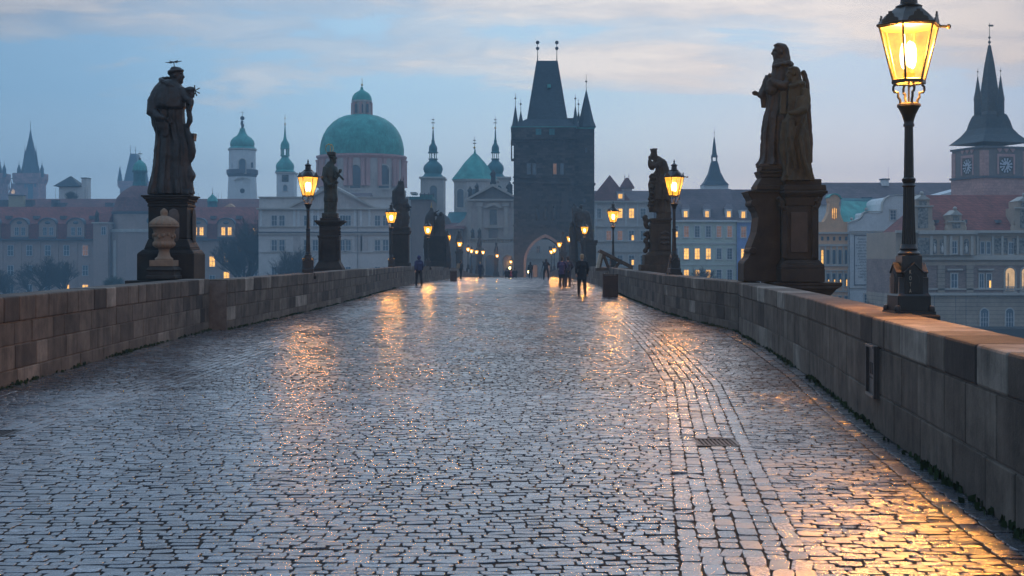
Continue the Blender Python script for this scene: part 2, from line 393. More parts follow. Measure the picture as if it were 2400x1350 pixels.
# ------------------------------------------------------------------ bridge deck and setts
LW = [(5,-6.15),(12,-6.5),(16.8,-6.70),(20,-6.82),(24.6,-6.98),(29.8,-7.05),(30.0,-6.66),(41,-6.26),(55,-6.16),(55.2,-6.3),(75,-6.35),(100,-6.15),(130,-6.1),(160,-6.3),(198,-6.5),(214,-4.6),(228,-2.4),(250,.3)]
RW = [(5,2.95),(8,3.19),(12.9,3.67),(18.4,4.29),(24,4.78),(27.6,5.0),(29.2,5.16),(33,4.88),(38.9,4.64),(51.5,4.73),(60,4.95),(75,5.15),(107,5.55),(136,5.6),(160,5.5),(200,5.7),(225,8.0),(250,11.3)]
def xl(Y): return np.interp(Y, [p[0] for p in LW], [p[1] for p in LW])
def xr(Y): return np.interp(Y, [p[0] for p in RW], [p[1] for p in RW])
def bandR(Y): return np.interp(Y, [5,7,12,17.3,22,28.4,36.7,51,110,160], [.95,1.30,1.85,2.45,2.74,3.02,3.27,3.40,3.55,3.5])
def bandL(Y): return np.interp(Y, [5,12,14.6,18,26,36,50,70,110,160], [-5.9,-5.2,-5.02,-4.74,-4.66,-4.72,-4.5,-4.3,-4.3,-4.4])

LL = [  # px, Y, py of lantern centre, label
 (2130,13.95,127,'tallest black lamp, on the gold lit parapet with lettering on its foot'),
 (1580,40.9,437,'lamp on the right parapet beside the pale sandstone saint'),
 (1437,70.3,508,'lamp on the right parapet in front of the timber truss'),
 (1370,106,540,'lamp in front of the dark kneeling statue group on the right'),
 (1335,135,561,'lamp just left of the dark statue group, seen in front of the tower'),
 (1311,162,574,'lamp over the heads of the photographers in front of the gate arch'),
 (1299,185,587,'upper lamp of the close pair beside the gate arch'),
 (1292,200,591,'lower left lamp of the close pair beside the gate arch'),
 (722,40.7,437,'lamp on the left parapet beside the bronze priest statue'),
 (917,71,510,'lamp on the left parapet against the dark spiked statue'),
 (1003,96,540,'lamp on the left parapet against the pair of dark saints'),
 (1049,124,559,'lamp right of the pair of dark saints on the left parapet'),
 (1077,158,573,'lamp above the walker with the tan backpack'),
 (1097,190,585,'first lamp of the far row of four before the church'),
 (1105,201,589,'second lamp of the far row of four before the church'),
 (1117,207,591,'third lamp of the far row of four before the church'),
 (1132,214,592,'last lamp of the far row of four, nearest the tower'),
 (1165,229,600,'lone far lamp left of the gate tower foot'),
 (1197,250,614,'farthest lamp at the foot of the gate tower, over the crouching pair'),
]
def deck():
    mb = MB(); ys = list(np.arange(-12, 262, 2.0))
    def strip(x0f, x1f, dz, ny):
        rows = [[(x0f(y)+(x1f(y)-x0f(y))*i/ny, y, float(deckz(y))+dz) for i in range(ny+1)] for y in ys]
        n = ny+1; vs = [p for r in rows for p in r]
        mb.add(vs, [(a*n+i, a*n+i+1, (a+1)*n+i+1, (a+1)*n+i) for a in range(len(rows)-1) for i in range(ny)])
    strip(lambda y: float(xl(y))-.2, lambda y: float(xr(y))+.2, -.0075, 6)
    tag(mb.build('road_bed', MT['joint'], None, 180), kind='structure')
    # masonry body of the bridge with cutwater piers
    mb = MB(); L = []; Rr = []
    for y in ys:
        L.append((float(xl(y))-.85, y)); Rr.append((float(xr(y))+.85, y))
    rings = [[(l[0], l[1], -13), (l[0], l[1], float(deckz(l[1]))-.25), (r[0], r[1], float(deckz(r[1]))-.25), (r[0], r[1], -13)] for l, r in zip(L, Rr)]
    mb.loft(rings)
    for y in (14, 29.5, 41.5, 71, 97, 125, 160, 198):
        for s, f in ((-1, xl), (1, xr)):
            x = float(f(y)) + s*.84; z = float(deckz(y)) - .3
            mb.loft([[(x, y-2.4, zz), (x, y+2.4, zz), (x+s*2.3, y+1.2, zz), (x+s*3.0, y, zz), (x+s*2.3, y-1.2, zz)] for zz in (-13, z)])
    def head_(px, Y, w_, d_, z):
        x = wx(px, Y); a, c = x-w_, x+w_
        if x < 0: c = min(c, float(xl(Y))-.1)
        else: a = max(a, float(xr(Y))+.1)
        if c > a+.05: mb.box(a, c, Y-d_, Y+d_, -13, z)
    for px, Y, py, w_ in ((387,31.5,667,.95),(1860,29.4,700,.6),(772,50,640,.6),(1540,51,641,.7),(936,84,630,.7),(1020,116,627,1.1),(1378,118,630,.9),(1440,66.7,632,1.0),(1076,168,640,.6),(1124,222,640,.6),(1320,168,640,.6),(1163,232,645,.6)): head_(px, Y, w_, .7, wz(py, Y)-.002)     # pier heads under the statues
    for px, Y, py, _ in LL: head_(px, Y, .27, .27, wz(py, Y)-2.932)                    # and under the lamps
    tag(mb.build('bridge', MT['parapet'], None), kind='structure')
deck()

def stones():
    cx, cy, w, d, rot = [], [], [], [], []
    y = 5.6
    gaps = [(lambda Y: float(bandL(Y))-.374, lambda Y: float(bandL(Y))+.374), (lambda Y: float(bandR(Y))-.374, lambda Y: float(bandR(Y))+.374)]
    ph = rng.random(6)*6.28
    while y < 158:
        pitch = rng.uniform(.079, .098)
        if y > 60: pitch *= 1.5
        a, b = float(xl(y))+.335, float(xr(y))-.335
        cuts = [a, gaps[0][0](y), gaps[0][1](y), gaps[1][0](y), gaps[1][1](y), b]
        for i in (0, 2, 4):
            s, e = cuts[i], cuts[i+1]
            if e - s < .1: continue
            lim = 13.5 + 0*y
            half = .42*y + .6                       # only setts that could be seen from near the camera
            s, e = max(s, -half), min(e, half)
            if e <= s: continue
            n = max(1, int((e-s)/(.138 if y < 60 else .21)))
            ww = rng.uniform(.5, 1.5, n); ww *= (e-s)/ww.sum()
            ed = s + np.concatenate([[0], np.cumsum(ww)])
            xc = (ed[:-1]+ed[1:])/2
            wav = .055*np.sin(xc*.8+y*.35+ph[0]) + .03*np.sin(xc*2.3+y*.8+ph[1])
            sl = .044*np.cos(xc*.8+y*.35+ph[0]) + .069*np.cos(xc*2.3+y*.8+ph[1])
            cx.append(xc); cy.append(y + wav + rng.normal(0, .006, n)); w.append(ww); d.append(np.full(n, pitch)*rng.uniform(.93, 1.05, n)); rot.append(np.arctan(sl) + rng.normal(0, .035, n))
        y += pitch
    nrow = sum(len(q) for q in cx)
    # running courses: two gutters and the border course at each parapet
    for f, offs, y0, y1 in ((bandL, np.arange(6)*.126-.315, 5.6, 158), (bandR, np.arange(6)*.126-.315, 5.6, 158), (xl, np.array([.10, .25]), 5.6, 150), (xr, np.array([-.10, -.25]), 5.6, 150)):
        for o in offs:
            n = int((y1-y0)/.165); ll = rng.uniform(.5, 1.5, n); ll *= (y1-y0)/ll.sum()
            ed = y0 + np.concatenate([[0], np.cumsum(ll)]); yc = (ed[:-1]+ed[1:])/2
            xc = f(yc) + o + .004*np.sin(yc*3.1+o*9)
            if f in (xl, xr): ok = ~(((f(yc+.3)-f(yc-.3)) < -.25) | ((f(yc+.3)-f(yc-.3)) > .25))
            else: ok = np.ones(n, bool)
            ok &= np.abs(xc) < .42*yc + .6
            if f is bandR: ok &= ~((np.abs(yc-11.95) < .27) & (np.abs(xc-1.90) < .22))
            if f is bandL: ok &= ~((np.abs(yc-12.55) < .27) & (np.abs(xc+5.1) < .24))
            sl = (f(yc+.1)-f(yc-.1))/.2
            cx.append(xc[ok]); cy.append(yc[ok]); w.append(np.full(ok.sum(), .130 if f in (bandL, bandR) else .158)); d.append(ll[ok]); rot.append(-np.arctan(sl[ok]) + rng.normal(0, .03, ok.sum()))
    cx, cy, w, d, rot = map(np.concatenate, (cx, cy, w, d, rot))
    N = len(cx); tx = rng.normal(0, .018, N); ty = rng.normal(0, .021, N); hh = rng.normal(0, .0018, N); fk = 1 - np.clip((cy-45)/25, 0, 1)*.6; hh = hh*fk; tx = tx*fk; ty = ty*fk
    var = np.clip(rng.normal(.5, .30, N) + .25*np.sin(cx*.9+cy*.23) * .5, 0, 1)
    gapx = rng.uniform(.0018, .0058, N) + (rng.random(N) < .10)*.007; gapy = rng.uniform(.0022, .0055, N) + (rng.random(N) < .04)*.010
    gapx[nrow:] = rng.uniform(.004, .008, N-nrow); gapy[nrow:] = rng.uniform(.0012, .004, N-nrow); skew = rng.normal(0, .10, N)
    wear = .012*np.sin(cx*1.15+.4) * np.clip((cy-15)/30, 0, 1)          # shallow wheel ruts
    allv, allf, allc, off = [], [], [], 0
    def emit(sel, lev, lz, jit):
        nonlocal off
        n = len(lev); k = sel.sum()
        if not k: return
        U, V = np.meshgrid(lev, lev); U = U.ravel(); V = V.ravel()
        Z = np.array([min(a, b) for a in lz for b in lz]) if n > 2 else np.zeros(4)
        rc = (rng.uniform(.03, .20, k) if n > 2 else np.zeros(k))[:,None]
        pu = U[None]*(1-rc*np.abs(V)[None]**5); pv_ = V[None]*(1-rc*np.abs(U)[None]**5)
        gx = gapx[sel][:,None]; gy = gapy[sel][:,None]
        lx = pu*(w[sel][:,None]/2-gx); ly = pv_*(d[sel][:,None]/2-gy); lx = lx + ly*skew[sel][:,None]
        if n > 4: q = np.round(U*1.3)*3+np.round(V*1.3)+4; J = rng.normal(0, .0022, (2, k, 9)); lx = lx + J[0][:, q.astype(int)]; ly = ly + J[1][:, q.astype(int)]
        c, s = np.cos(rot[sel])[:,None], np.sin(rot[sel])[:,None]
        X = cx[sel][:,None] + lx*c - ly*s; Y = cy[sel][:,None] + lx*s + ly*c
        zz = Z[None] + hh[sel][:,None] + tx[sel][:,None]*lx + ty[sel][:,None]*ly + wear[sel][:,None]*.3
        if jit: zz = zz + rng.normal(0, jit, zz.shape)*(Z[None] > -.01)
        Zw = zz + np.interp(cy[sel], DECKY, DECKZ)[:,None]
        allv.append(np.stack([X, Y, Zw], -1).reshape(-1, 3))
        q = np.array([(r*n+i, r*n+i+1, (r+1)*n+i+1, (r+1)*n+i) for r in range(n-1) for i in range(n-1)])
        fi = (off + np.arange(k)[:,None,None]*n*n + q[None]).reshape(-1, 4)
        allf.append(fi); allc.append(np.repeat(var[sel], len(q))); off += k*n*n
    near = cy < 16.5; mid = (cy >= 16.5) & (cy < 58); far = cy >= 58
    emit(near, [-1,-.985,-.95,-.62,.62,.95,.985,1], [-.02,-.0028,-.0006,0,0,-.0006,-.0028,-.02], .0006)
    emit(mid, [-1,-.965,.965,1], [-.02,0,0,-.02], 0)
    emit(far, [-1,1], [0,0], 0)
    v = np.concatenate(allv); f = np.concatenate(allf); c = np.concatenate(allc)
    me = bpy.data.meshes.new('cobbled_road')
    me.vertices.add(len(v)); me.vertices.foreach_set('co', v.ravel().astype(np.float32))
    me.loops.add(f.size); me.loops.foreach_set('vertex_index', f.ravel().astype(np.int32))
    me.polygons.add(len(f)); me.polygons.foreach_set('loop_start', (np.arange(len(f))*4).astype(np.int32)); me.polygons.foreach_set('loop_total', np.full(len(f), 4, np.int32))
    me.update(calc_edges=True); me.polygons.foreach_set('use_smooth', np.zeros(len(f), bool))
    at = me.attributes.new('var', 'FLOAT', 'FACE'); at.data.foreach_set('value', c.astype(np.float32))
    tag(link('cobbled_road', me, MT['cobble'], None, (0,0,0)), kind='structure')
stones()

# ------------------------------------------------------------------ parapets
def resample(pts):
    pts = [Vector((x, y, 0)) for y, x in pts]; s = [0]
    for a, b in zip(pts, pts[1:]): s.append(s[-1] + (b-a).length)
    def at(t):
        t = max(0, min(s[-1], t))
        i = max(0, min(len(pts)-2, int(np.searchsorted(s, t))-1))
        return pts[i].lerp(pts[i+1], (t-s[i])/max(1e-6, s[i+1]-s[i]))
    return at, s[-1]
def parapet(pts, side, label, h=1.15, th=.5, wmin=.42, wmax=.95, rs=1, first=None):
    rnd = random.Random(rs); at, L = resample(pts)
    root = thing('bridge_parapet', label, 'stone wall', (pts[0][1], pts[0][0], float(deckz(pts[0][0]))), 'parapet walls of the bridge')
    def nrm(t):
        d = at(t+.05) - at(t-.05); d.normalize()
        n = Vector((d.y, -d.x, 0)); return n if n.x*side > 0 else -n
    def block(mb, t0, t1, z0, z1, inn, out, c):
        m = max(1, int((t1-t0)/.6))
        for k in range(m):          # follow the curve in short facets, one block colour
            a, b = t0+(t1-t0)*k/m, t0+(t1-t0)*(k+1)/m
            pa, pb, na, nb = at(a), at(b), nrm(a), nrm(b)
            za, zb = float(deckz(pa.y)), float(deckz(pb.y))
            q = [pa-na*inn, pb-nb*inn, pb+nb*out, pa+na*out]; zz = [za, zb, zb, za]
            if side > 0: q = [q[0], q[3], q[2], q[1]]; zz = [za, za, zb, zb]
            mb.hexa([(p.x,p.y,z+z0) for p, z in zip(q, zz)] + [(p.x,p.y,z+z1) for p, z in zip(q, zz)], c)
    core = MB(); mas = MB(); cop = MB()
    n = max(2, int(L/.8))
    for k in range(n): block(core, L*k/n, L*(k+1)/n, -.4, h-.03, -.012, th-.02, None)
    tops = [-.12, .20, .53, .84] if rs % 2 else [-.12, .36, .82]
    lev = [(tops[i], tops[i+1]) for i in range(len(tops)-1)] + [(tops[-1], h)]
    for ci, (z0, z1) in enumerate(lev):
        t = 0.0; top = ci == len(lev)-1
        while t < L - .02:
            w_ = rnd.uniform(wmin, wmax)*(1.1 if top else 1)*(1.35 if ci == 0 else 1)
            e = t + w_
            if L - e < wmin*.6: e = L
            c = min(1, max(0, rnd.gauss(.48, .13)))
            if rnd.random() < .06: c = rnd.uniform(.85, 1)
            if rnd.random() < .08: c = rnd.uniform(.02, .15)
            if ci == 0: c = min(1, c*.7+.25)
            block(cop if top else mas, t+.005, e-.005, z0+.006, z1-(.006 if not top else 0), rnd.uniform(0, .007) + (.012 if top else 0), th+(.02 if top else 0), c)
            t = e
    core.build('mortar', MT['mortar'], root)
    mas.build('masonry', MT['parapet'], root, bevel=.012)
    cop.build('coping', MT['parapet'], root, bevel=.022)
    return root
def cut(pl, y0, y1):
    f = xl if pl is LW else xr
    return [(y0, float(f(y0)))] + [p for p in pl if y0 < p[0] < y1] + [(y1, float(f(y1)))]
parapet(cut(LW, 5, 29.8), -1, 'long curved parapet of mottled sandstone blocks below the friar statue and urn', 1.19, rs=1)
parapet([(29.9,-6.66),(41,-6.26),(55.1,-6.16)], -1, 'straight parapet stretch under the bronze priest statue and its lamp', 1.17, rs=3)
parapet([(55.25,-6.3),(75,-6.35),(100,-6.15)], -1, 'parapet stretch running behind the walker in blue', 1.13, rs=5, wmin=.5)
parapet(cut(LW, 100.1, 249), -1, 'farthest parapet under the far row of four lamps, bending towards the gate tower', 1.12, rs=6, wmin=.7, wmax=1.3)
parapet(cut(RW, 5, 29.0), 1, 'long curved parapet with an access panel, lit gold beside the tallest lamp', 1.12, rs=8, wmin=.5, wmax=1.0)
parapet([(29.2,5.16),(33,4.88),(38.9,4.64)], 1, 'short parapet stretch just beyond the monk and angel statue', 1.13, rs=9)
parapet(cut(RW, 39.0, 60), 1, 'parapet stretch behind the tall brown litter box', 1.12, rs=11)
parapet(cut(RW, 60.2, 249), 1, 'far parapet running behind the photographers and the fair haired walker', 1.12, rs=12, wmin=.7, wmax=1.3)

# moss and grass at the foot of the walls
def moss():
    mb = MB()
    for f, sgn in ((xl, 1), (xr, -1)):
        y = 7.0
        while y < 70:
            den = max(0, mnoise.noise(Vector((y*.55, sgn*3, 0))) + .22)
            for _ in range(int(1 + 26*den)):
                yy = y + random.uniform(0, .25); x = float(f(yy)) + sgn*abs(random.gauss(.015, .035)); z = float(deckz(yy))-.012
                hgt = random.uniform(.012, .055)*(1+den); a = random.uniform(0, 6.28); r = random.uniform(.008, .02)*(1+yy/35)
                dx, dy = r*math.cos(a), r*math.sin(a)
                mb.add([(x-dx,yy-dy,z),(x+dx,yy+dy,z),(x+dx*.4+random.gauss(0,.012),yy+dy*.4,z+hgt),(x-dx*.9,yy-dy*.9+.006,z+hgt*.75)], [(0,1,2,3)])
            y += .25
    tag(mb.build('moss', MT['moss']), 'green moss and grass tufts along the foot of the walls', 'moss', kind='stuff')
moss()

# iron drain grates, wall cabinet, litter boxes, timber truss
def grate(x, y, w_, d_, label):
    r = thing('drain_grate', label, 'drain', (x, y, 0), 'iron drain grates in the gutter courses')
    f = MB(); z = -.019
    f.box(x-w_/2, x+w_/2, y-d_/2, y-d_/2+.03, z, z+.022); f.box(x-w_/2, x+w_/2, y+d_/2-.03, y+d_/2, z, z+.022)
    f.box(x-w_/2, x-w_/2+.03, y-d_/2+.03, y+d_/2-.03, z, z+.022); f.box(x+w_/2-.03, x+w_/2, y-d_/2+.03, y+d_/2-.03, z, z+.022)
    f.build('frame', MT['iron'], r)
    b = MB(); n = 9
    for i in range(n):
        xx = x-w_/2+.03+(w_-.06)*(i+.5)/n; b.box(xx-.008, xx+.008, y-d_/2+.03, y+d_/2-.03, z, z+.018)
    for k in (-1, 1): b.box(x-w_/2+.03, x+w_/2-.03, y+k*.07-.008, y+k*.07+.008, z-.01, z+.012)
    b.build('bars', MT['ironplain'], r)
grate(1.90, 11.95, .40, .46, 'iron drain grate set in the right hand gutter courses')
grate(-5.1, 12.55, .42, .46, 'iron drain grate at the left edge below the curved parapet')

def cabinet():
    Y = 12.95; x = float(xr(Y)); sl = math.atan2(float(xr(Y+.3)-xr(Y-.3)), .6)
    r = thing('access_panel', 'narrow metal access panel with three slots set in the right wall', 'panel', (x, Y, 0))
    Mx = Matrix.Translation((x, Y, 0)) @ Matrix.Rotation(-sl, 4, 'Z')      # local: y along wall, -x out of the wall
    def pc(name, m, x0,x1,y0,y1,z0,z1, par=r):
        mb = MB().box(x0,x1,y0,y1,z0,z1); mb.xform(Mx); return mb.build(name, m, par, bevel=.003)
    pc('back_plate', MT['steel'], -.030, .03, -.25, .25, .32, .84)
    fr = MB()
    for q in ((-.06,-.031,-.25,-.222,.32,.84),(-.06,-.031,.222,.25,.32,.84),(-.065,-.031,-.221,.221,.812,.84),(-.065,-.031,-.221,.221,.32,.348)): fr.box(*q)
    fr.xform(Mx); fr.build('frame', MT['steel'], r, bevel=.003)
    for k in (-1, 0, 1):
        pc('slot', MT['black'], -.037, -.0302, k*.09-.028, k*.09+.028, .54, .66)
    lb = MB().box(-.034, -.0302, -.15, .15, .495, .512); lb.xform(Mx); lb.build('nameplate', MT['black'], r)
cabinet()
def litter(x, y, w_, d_, h, m, label):
    z = float(deckz(y)); r = thing('litter_box', label, 'litter box', (x, y, z), 'boxes standing against the parapets')
    for s in (-1, 1): MB().box(x+s*w_/2-.03, x+s*w_/2+.03, y-d_/2, y+d_/2, z, z+h).build('side_board', m, r, bevel=.006)
    MB().box(x-w_/2+.031, x+w_/2-.031, y-d_/2+.01, y+d_/2-.01, z, z+h-.03).build('front_board', m, r, bevel=.006)
    MB().box(x-w_/2-.04, x+w_/2+.04, y-d_/2-.02, y+d_/2+.02, z+h, z+h+.03).build('lid', m, r, bevel=.006)
    MB().box(x-w_/2+.06, x+w_/2-.06, y-d_/2-.004, y-d_/2+.009, z+.08, z+h-.12).build('panel', m, r, bevel=.004)
litter(wx(1432, 53), 53.4, .56, .5, .93, MT['rust'], 'tall brown wooden litter box against the right parapet')
litter(wx(1063, 97), 97, .45, .5, .78, MT['rust'], 'small grey brown box against the left parapet near the crest')
def truss():
    Y = 66.5; r = thing('timber_truss', 'triangular brown timber frame standing behind the right parapet', 'timber frame', P(1440, 632, Y))
    def beam(name, a, b, wd, y0, y1, m):
        ax, az = wx(a[0], Y), wz(a[1], Y); bx, bz = wx(b[0], Y), wz(b[1], Y)
        d = Vector((bx-ax, 0, bz-az)); d.normalize(); n = Vector((-d.z, 0, d.x))*wd/2
        MB().prism([(ax-n.x, az-n.z), (bx-n.x, bz-n.z), (bx+n.x, bz+n.z), (ax+n.x, az+n.z)], Y+y0, Y+y1).build(name, m, r, bevel=.01)
    beam('face_board', (1400,629), (1409,590), .14, -.3, .5, MT['paleplank'])
    beam('post', (1405,629), (1413,592), .12, -.28, .48, MT['wood'])
    beam('rafter', (1405,588), (1482,627), .17, -.32, .52, MT['wood'])
    beam('rafter', (1405,588.5), (1483,628), .10, 1.0, 1.3, MT['wood'])
    beam('strut', (1413,594), (1426,628), .14, -.25, .1, MT['wood'])
    beam('strut', (1440,630), (1452,614), .14, -.25, .1, MT['wood'])
    beam('sill_beam', (1396,631), (1482,631), .14, -.34, .54, MT['wood'])
truss()

# ------------------------------------------------------------------ gas lamps
def lamp_proto():
    r = thing('street_lamp', 'street lamp', 'street lamp', (0,0,0), 'gas lamps along the bridge')
    b = MB(); b.cbox(0,0,-.10,.52,.52,.10); b.build('stone_block', MT['parapet'], r, bevel=.02)
    b = MB(); b.cbox(0,0,0,.44,.44,.035)
    for sx_ in (-1,1):
        for sy_ in (-1,1): b.lathe([(.035,.035),(.038,.06),(.03,.09),(.012,.10)], sx_*.185, sy_*.185, 10)
    b.build('base_plate', MT['iron'], r, 40)
    b = MB(); b.square([(.18,.035),(.18,.20),(.168,.22),(.160,.235),(.160,.40)])
    b.square([(.11,.40),(.11,.62),(.105,.64)])
    for a in range(4):        # four gabled cheeks of the cast iron foot
        g = MB(); g.prism([(-.10,.16),(.10,.16),(.10,.46),(0,.545),(-.10,.46)], -.168, -.09); g.prism([(-.112,.455),(0,.565),(.112,.455),(.108,.44),(0,.54),(-.108,.44)], -.178, -.085)
        g.prism([(-.055,.23),(.055,.23),(.055,.40),(0,.47),(-.055,.40)], -.175, -.16)
        g.xform(Matrix.Rotation(a*math.pi/2, 4, 'Z')); b.v, b.f, b.c = b.v+g.v, b.f+[[i+len(b.v) for i in f] for f in g.f], b.c+g.c
    b.build('foot', MT['iron'], r, 30, bevel=.004)
    b = MB(); b.lathe([(.115,.64),(.12,.66),(.09,.69),(.098,.71),(.085,.735),(.078,.76)], n=16)
    n = 16; prof = [(.076,.76),(.062,1.10),(.058,1.38)]
    b.loft([[(rr*(1 - .10*(j%2))*math.cos(2*math.pi*j/32), rr*(1 - .10*(j%2))*math.sin(2*math.pi*j/32), z) for j in range(32)] for rr,z in prof])
    b.lathe([(.06,1.38),(.074,1.395),(.06,1.42),(.072,1.45),(.074,1.47),(.058,1.485)], n=16)
    b.loft([[(rr*(1 - .08*(j%2))*math.cos(2*math.pi*j/24), rr*(1 - .08*(j%2))*math.sin(2*math.pi*j/24), z) for j in range(24)] for rr,z in [(.054,1.485),(.046,2.04)]])
    b.lathe([(.058,2.04),(.058,2.065),(.05,2.08),(.056,2.11),(.075,2.17),(.112,2.245),(.128,2.26),(.124,2.285),(.09,2.295)], n=16)
    b.build('post', MT['iron'], r, 40)
    b = MB()
    for s in (-1,1):
        for q in (0, 1):
            pts = [(s*.095,2.29),(s*.095,2.33),(s*.118,2.36),(s*.118,2.41),(s*.16,2.415),(s*.172,2.44),(s*.17,2.475),(s*.145,2.50)]
            p3 = [(x,0,z) if q == 0 else (0,x,z) for x,z in pts]; b.tube(p3, .014, 6)
    b.tube([(0,0,2.29),(0,0,2.53)], .011, 6); b.tube([(0,0,2.47),(.04,0,2.49),(.06,0,2.46)], .008, 6)
    b.lathe([(.11,2.285),(.105,2.30),(.05,2.305)], n=6); b.build('bracket', MT['iron'], r, 40)
    # lantern: six tapering panes
    zb, zt, rb, rt = 2.535, 3.135, .172, .325
    def hexp(rr, z, k): a = math.pi/6 + k*math.pi/3 + math.pi/3*0; return Vector((rr*math.cos(a+math.pi/6), rr*math.sin(a+math.pi/6), z))
    b = MB(); b.lathe([(rb-.025,zb-.022),(rb+.018,zb-.03),(rb+.018,zb),(rb-.02,zb+.004),(rb-.025,zb-.022)], n=6, ph=math.pi/3, cap=False)
    for k in range(6): b.tube([hexp(rb,zb,k), hexp(rt,zt,k)], .0135, 6)
    for k in range(6): b.tube([hexp(rb,zb+.01,k), hexp(rb,zb+.01,k+1)], .009, 5); b.tube([hexp(rt,zt-.012,k), hexp(rt,zt-.012,k+1)], .013, 5)
    b.build('lantern_frame', MT['iron'], r)
    g = MB()
    for k in range(6):
        a0, a1, c0, c1 = hexp(rb-.006,zb+.01,k), hexp(rb-.006,zb+.01,k+1), hexp(rt-.006,zt-.01,k), hexp(rt-.006,zt-.01,k+1)
        g.add([a0,a1,c1,c0], [(0,1,2,3)])
    g.build('lantern_glass', MT['lampglass'], r)
    m_ = MB()
    for k in range(3):
        a = k*2.09+.4; m_.ell((.055*math.cos(a),.055*math.sin(a),2.82), (.045,.045,.15), 10, 6)
    m_.build('gas_mantle', MT['flame'], r, 180)
    b = MB(); b.tube([(0,0,2.52),(0,0,2.70)], .012, 6); b.cbox(0,0,2.555,.11,.08,.07); b.build('burner', MT['ironplain'], r)
    b = MB(); b.lathe([(rt+.03,zt-.008),(rt+.035,zt+.012),(rt,zt+.035),(.27,zt+.10),(.165,zt+.185),(.14,zt+.20)], n=6, ph=math.pi/3)
    for k in range(6):          # cresting on the eaves
        mid = (hexp(rt+.015, zt+.03, k) + hexp(rt+.015, zt+.03, k+1))/2; a = math.atan2(mid.y, mid.x); cr = MB()
        cr.prism([(-.115,0),(.115,0),(.10,.035),(.055,.05),(.045,.085),(.018,.09),(.02,.115),(-.02,.115),(-.018,.09),(-.045,.085),(-.055,.05),(-.10,.035)], -.008, .008)
        cr.xform(Matrix.Translation((mid.x,mid.y,mid.z-.01)) @ Matrix.Rotation(a+math.pi/2, 4, 'Z')); o = len(b.v)
        b.v += cr.v; b.f += [[i+o for i in f] for f in cr.f]; b.c += cr.c
    q = hexp(rt+.05, zt+.005, 0); b.tube([(rt*.8,0,zt+.005),(rt+.10,0,zt)], .016, 6); b.ell((rt+.115,0,zt), .028, 8, 6)
    b.build('hood', MT['iron'], r, 30)
    b = MB(); b.lathe([(.14,zt+.195),(.145,zt+.215),(.095,zt+.24),(.085,zt+.34),(.10,zt+.36),(.115,zt+.38),(.07,zt+.40),(.03,zt+.43),(.02,zt+.46),(.035,zt+.485),(.02,zt+.51),(.008,zt+.56)], n=12); b.build('chimney', MT['iron'], r, 40)
    return r
LP = lamp_proto()
lampdata = []
for i, (px, Y, py, lab) in enumerate(LL):
    o = LP if i == 0 else copy_tree(LP)
    x, zc = wx(px, Y), wz(py, Y); o.location = (x, Y, zc - 2.83); o.rotation_euler.z = R(8) if i else R(2); o['label'] = lab
    lampdata.append((o, i, Y))
for o, i, Y in lampdata:
    L = bpy.data.lights.new('gas_light', 'POINT'); L.energy = 5600 if i == 0 else (750 if Y < 45 else 1000); L.color = (1.0,.38,.05); L.shadow_soft_size = .18
    lo = bpy.data.objects.new('gas_light', L); COL.objects.link(lo); lo.location = (0,0,2.90); lo.parent = o
def lowlight(px, py, Y, label):
    x, z = wx(px, Y), wz(py, Y); r = thing('lantern', label, 'lantern', (x, Y, z-.9), 'small low lanterns near the tower foot')
    b = MB(); b.lathe([(.10,z-.9),(.10,z-.86),(.03,z-.84),(.03,z-.25),(.12,z-.22),(.12,z-.2)], x, Y, 10); b.build('post', MT['iron'], r, 40)
    MB().lathe([(.12,z-.19),(.16,z+.15)], x, Y, 8).build('lantern_glass', MT['flame'], r)
    L = bpy.data.lights.new('low_light', 'POINT'); L.energy = 700; L.color = (1.0,.5,.14); L.shadow_soft_size = .3; lo = bpy.data.objects.new('low_light', L); COL.objects.link(lo); lo.parent = r; lo.location = (0,0,.95)
    MB().lathe([(.2,z+.16),(.05,z+.3),(.02,z+.36)], x, Y, 8).build('hood', MT['iron'], r)
lowlight(1239, 637, 244, 'low lantern glowing at the left side of the gate arch')
lowlight(1195, 628, 240, 'low lantern glowing just above the crouching pair')
# scratched letters down the front of the nearest lamp foot
def lettering(lines, size, lead, xs, extr, align='CENTER'):
    cu = bpy.data.curves.new('inscription', 'FONT'); cu.body = '\n'.join(lines); cu.size = size; cu.align_x = align; cu.space_line = lead; cu.extrude = extr
    o = bpy.data.objects.new('t', cu); TMP.collection.objects.link(o); dg = TMP.view_layers[0].depsgraph; dg.update()
    me = bpy.data.meshes.new_from_object(o.evaluated_get(dg)); bpy.data.objects.remove(o); me.transform(Matrix.Diagonal((xs,1,1,1))); return me
def scrawl():
    me = lettering(['K','O','T','A'], .062, 1.1, .6, .0008); me.transform(Matrix.Translation((-.045,-.1775,.44)) @ Matrix.Rotation(R(90), 4, 'X')); me.name = 'scratched_letters'
    link('scratched_letters', me, MT['paleplank'], LP, (0,0,0))
scrawl()
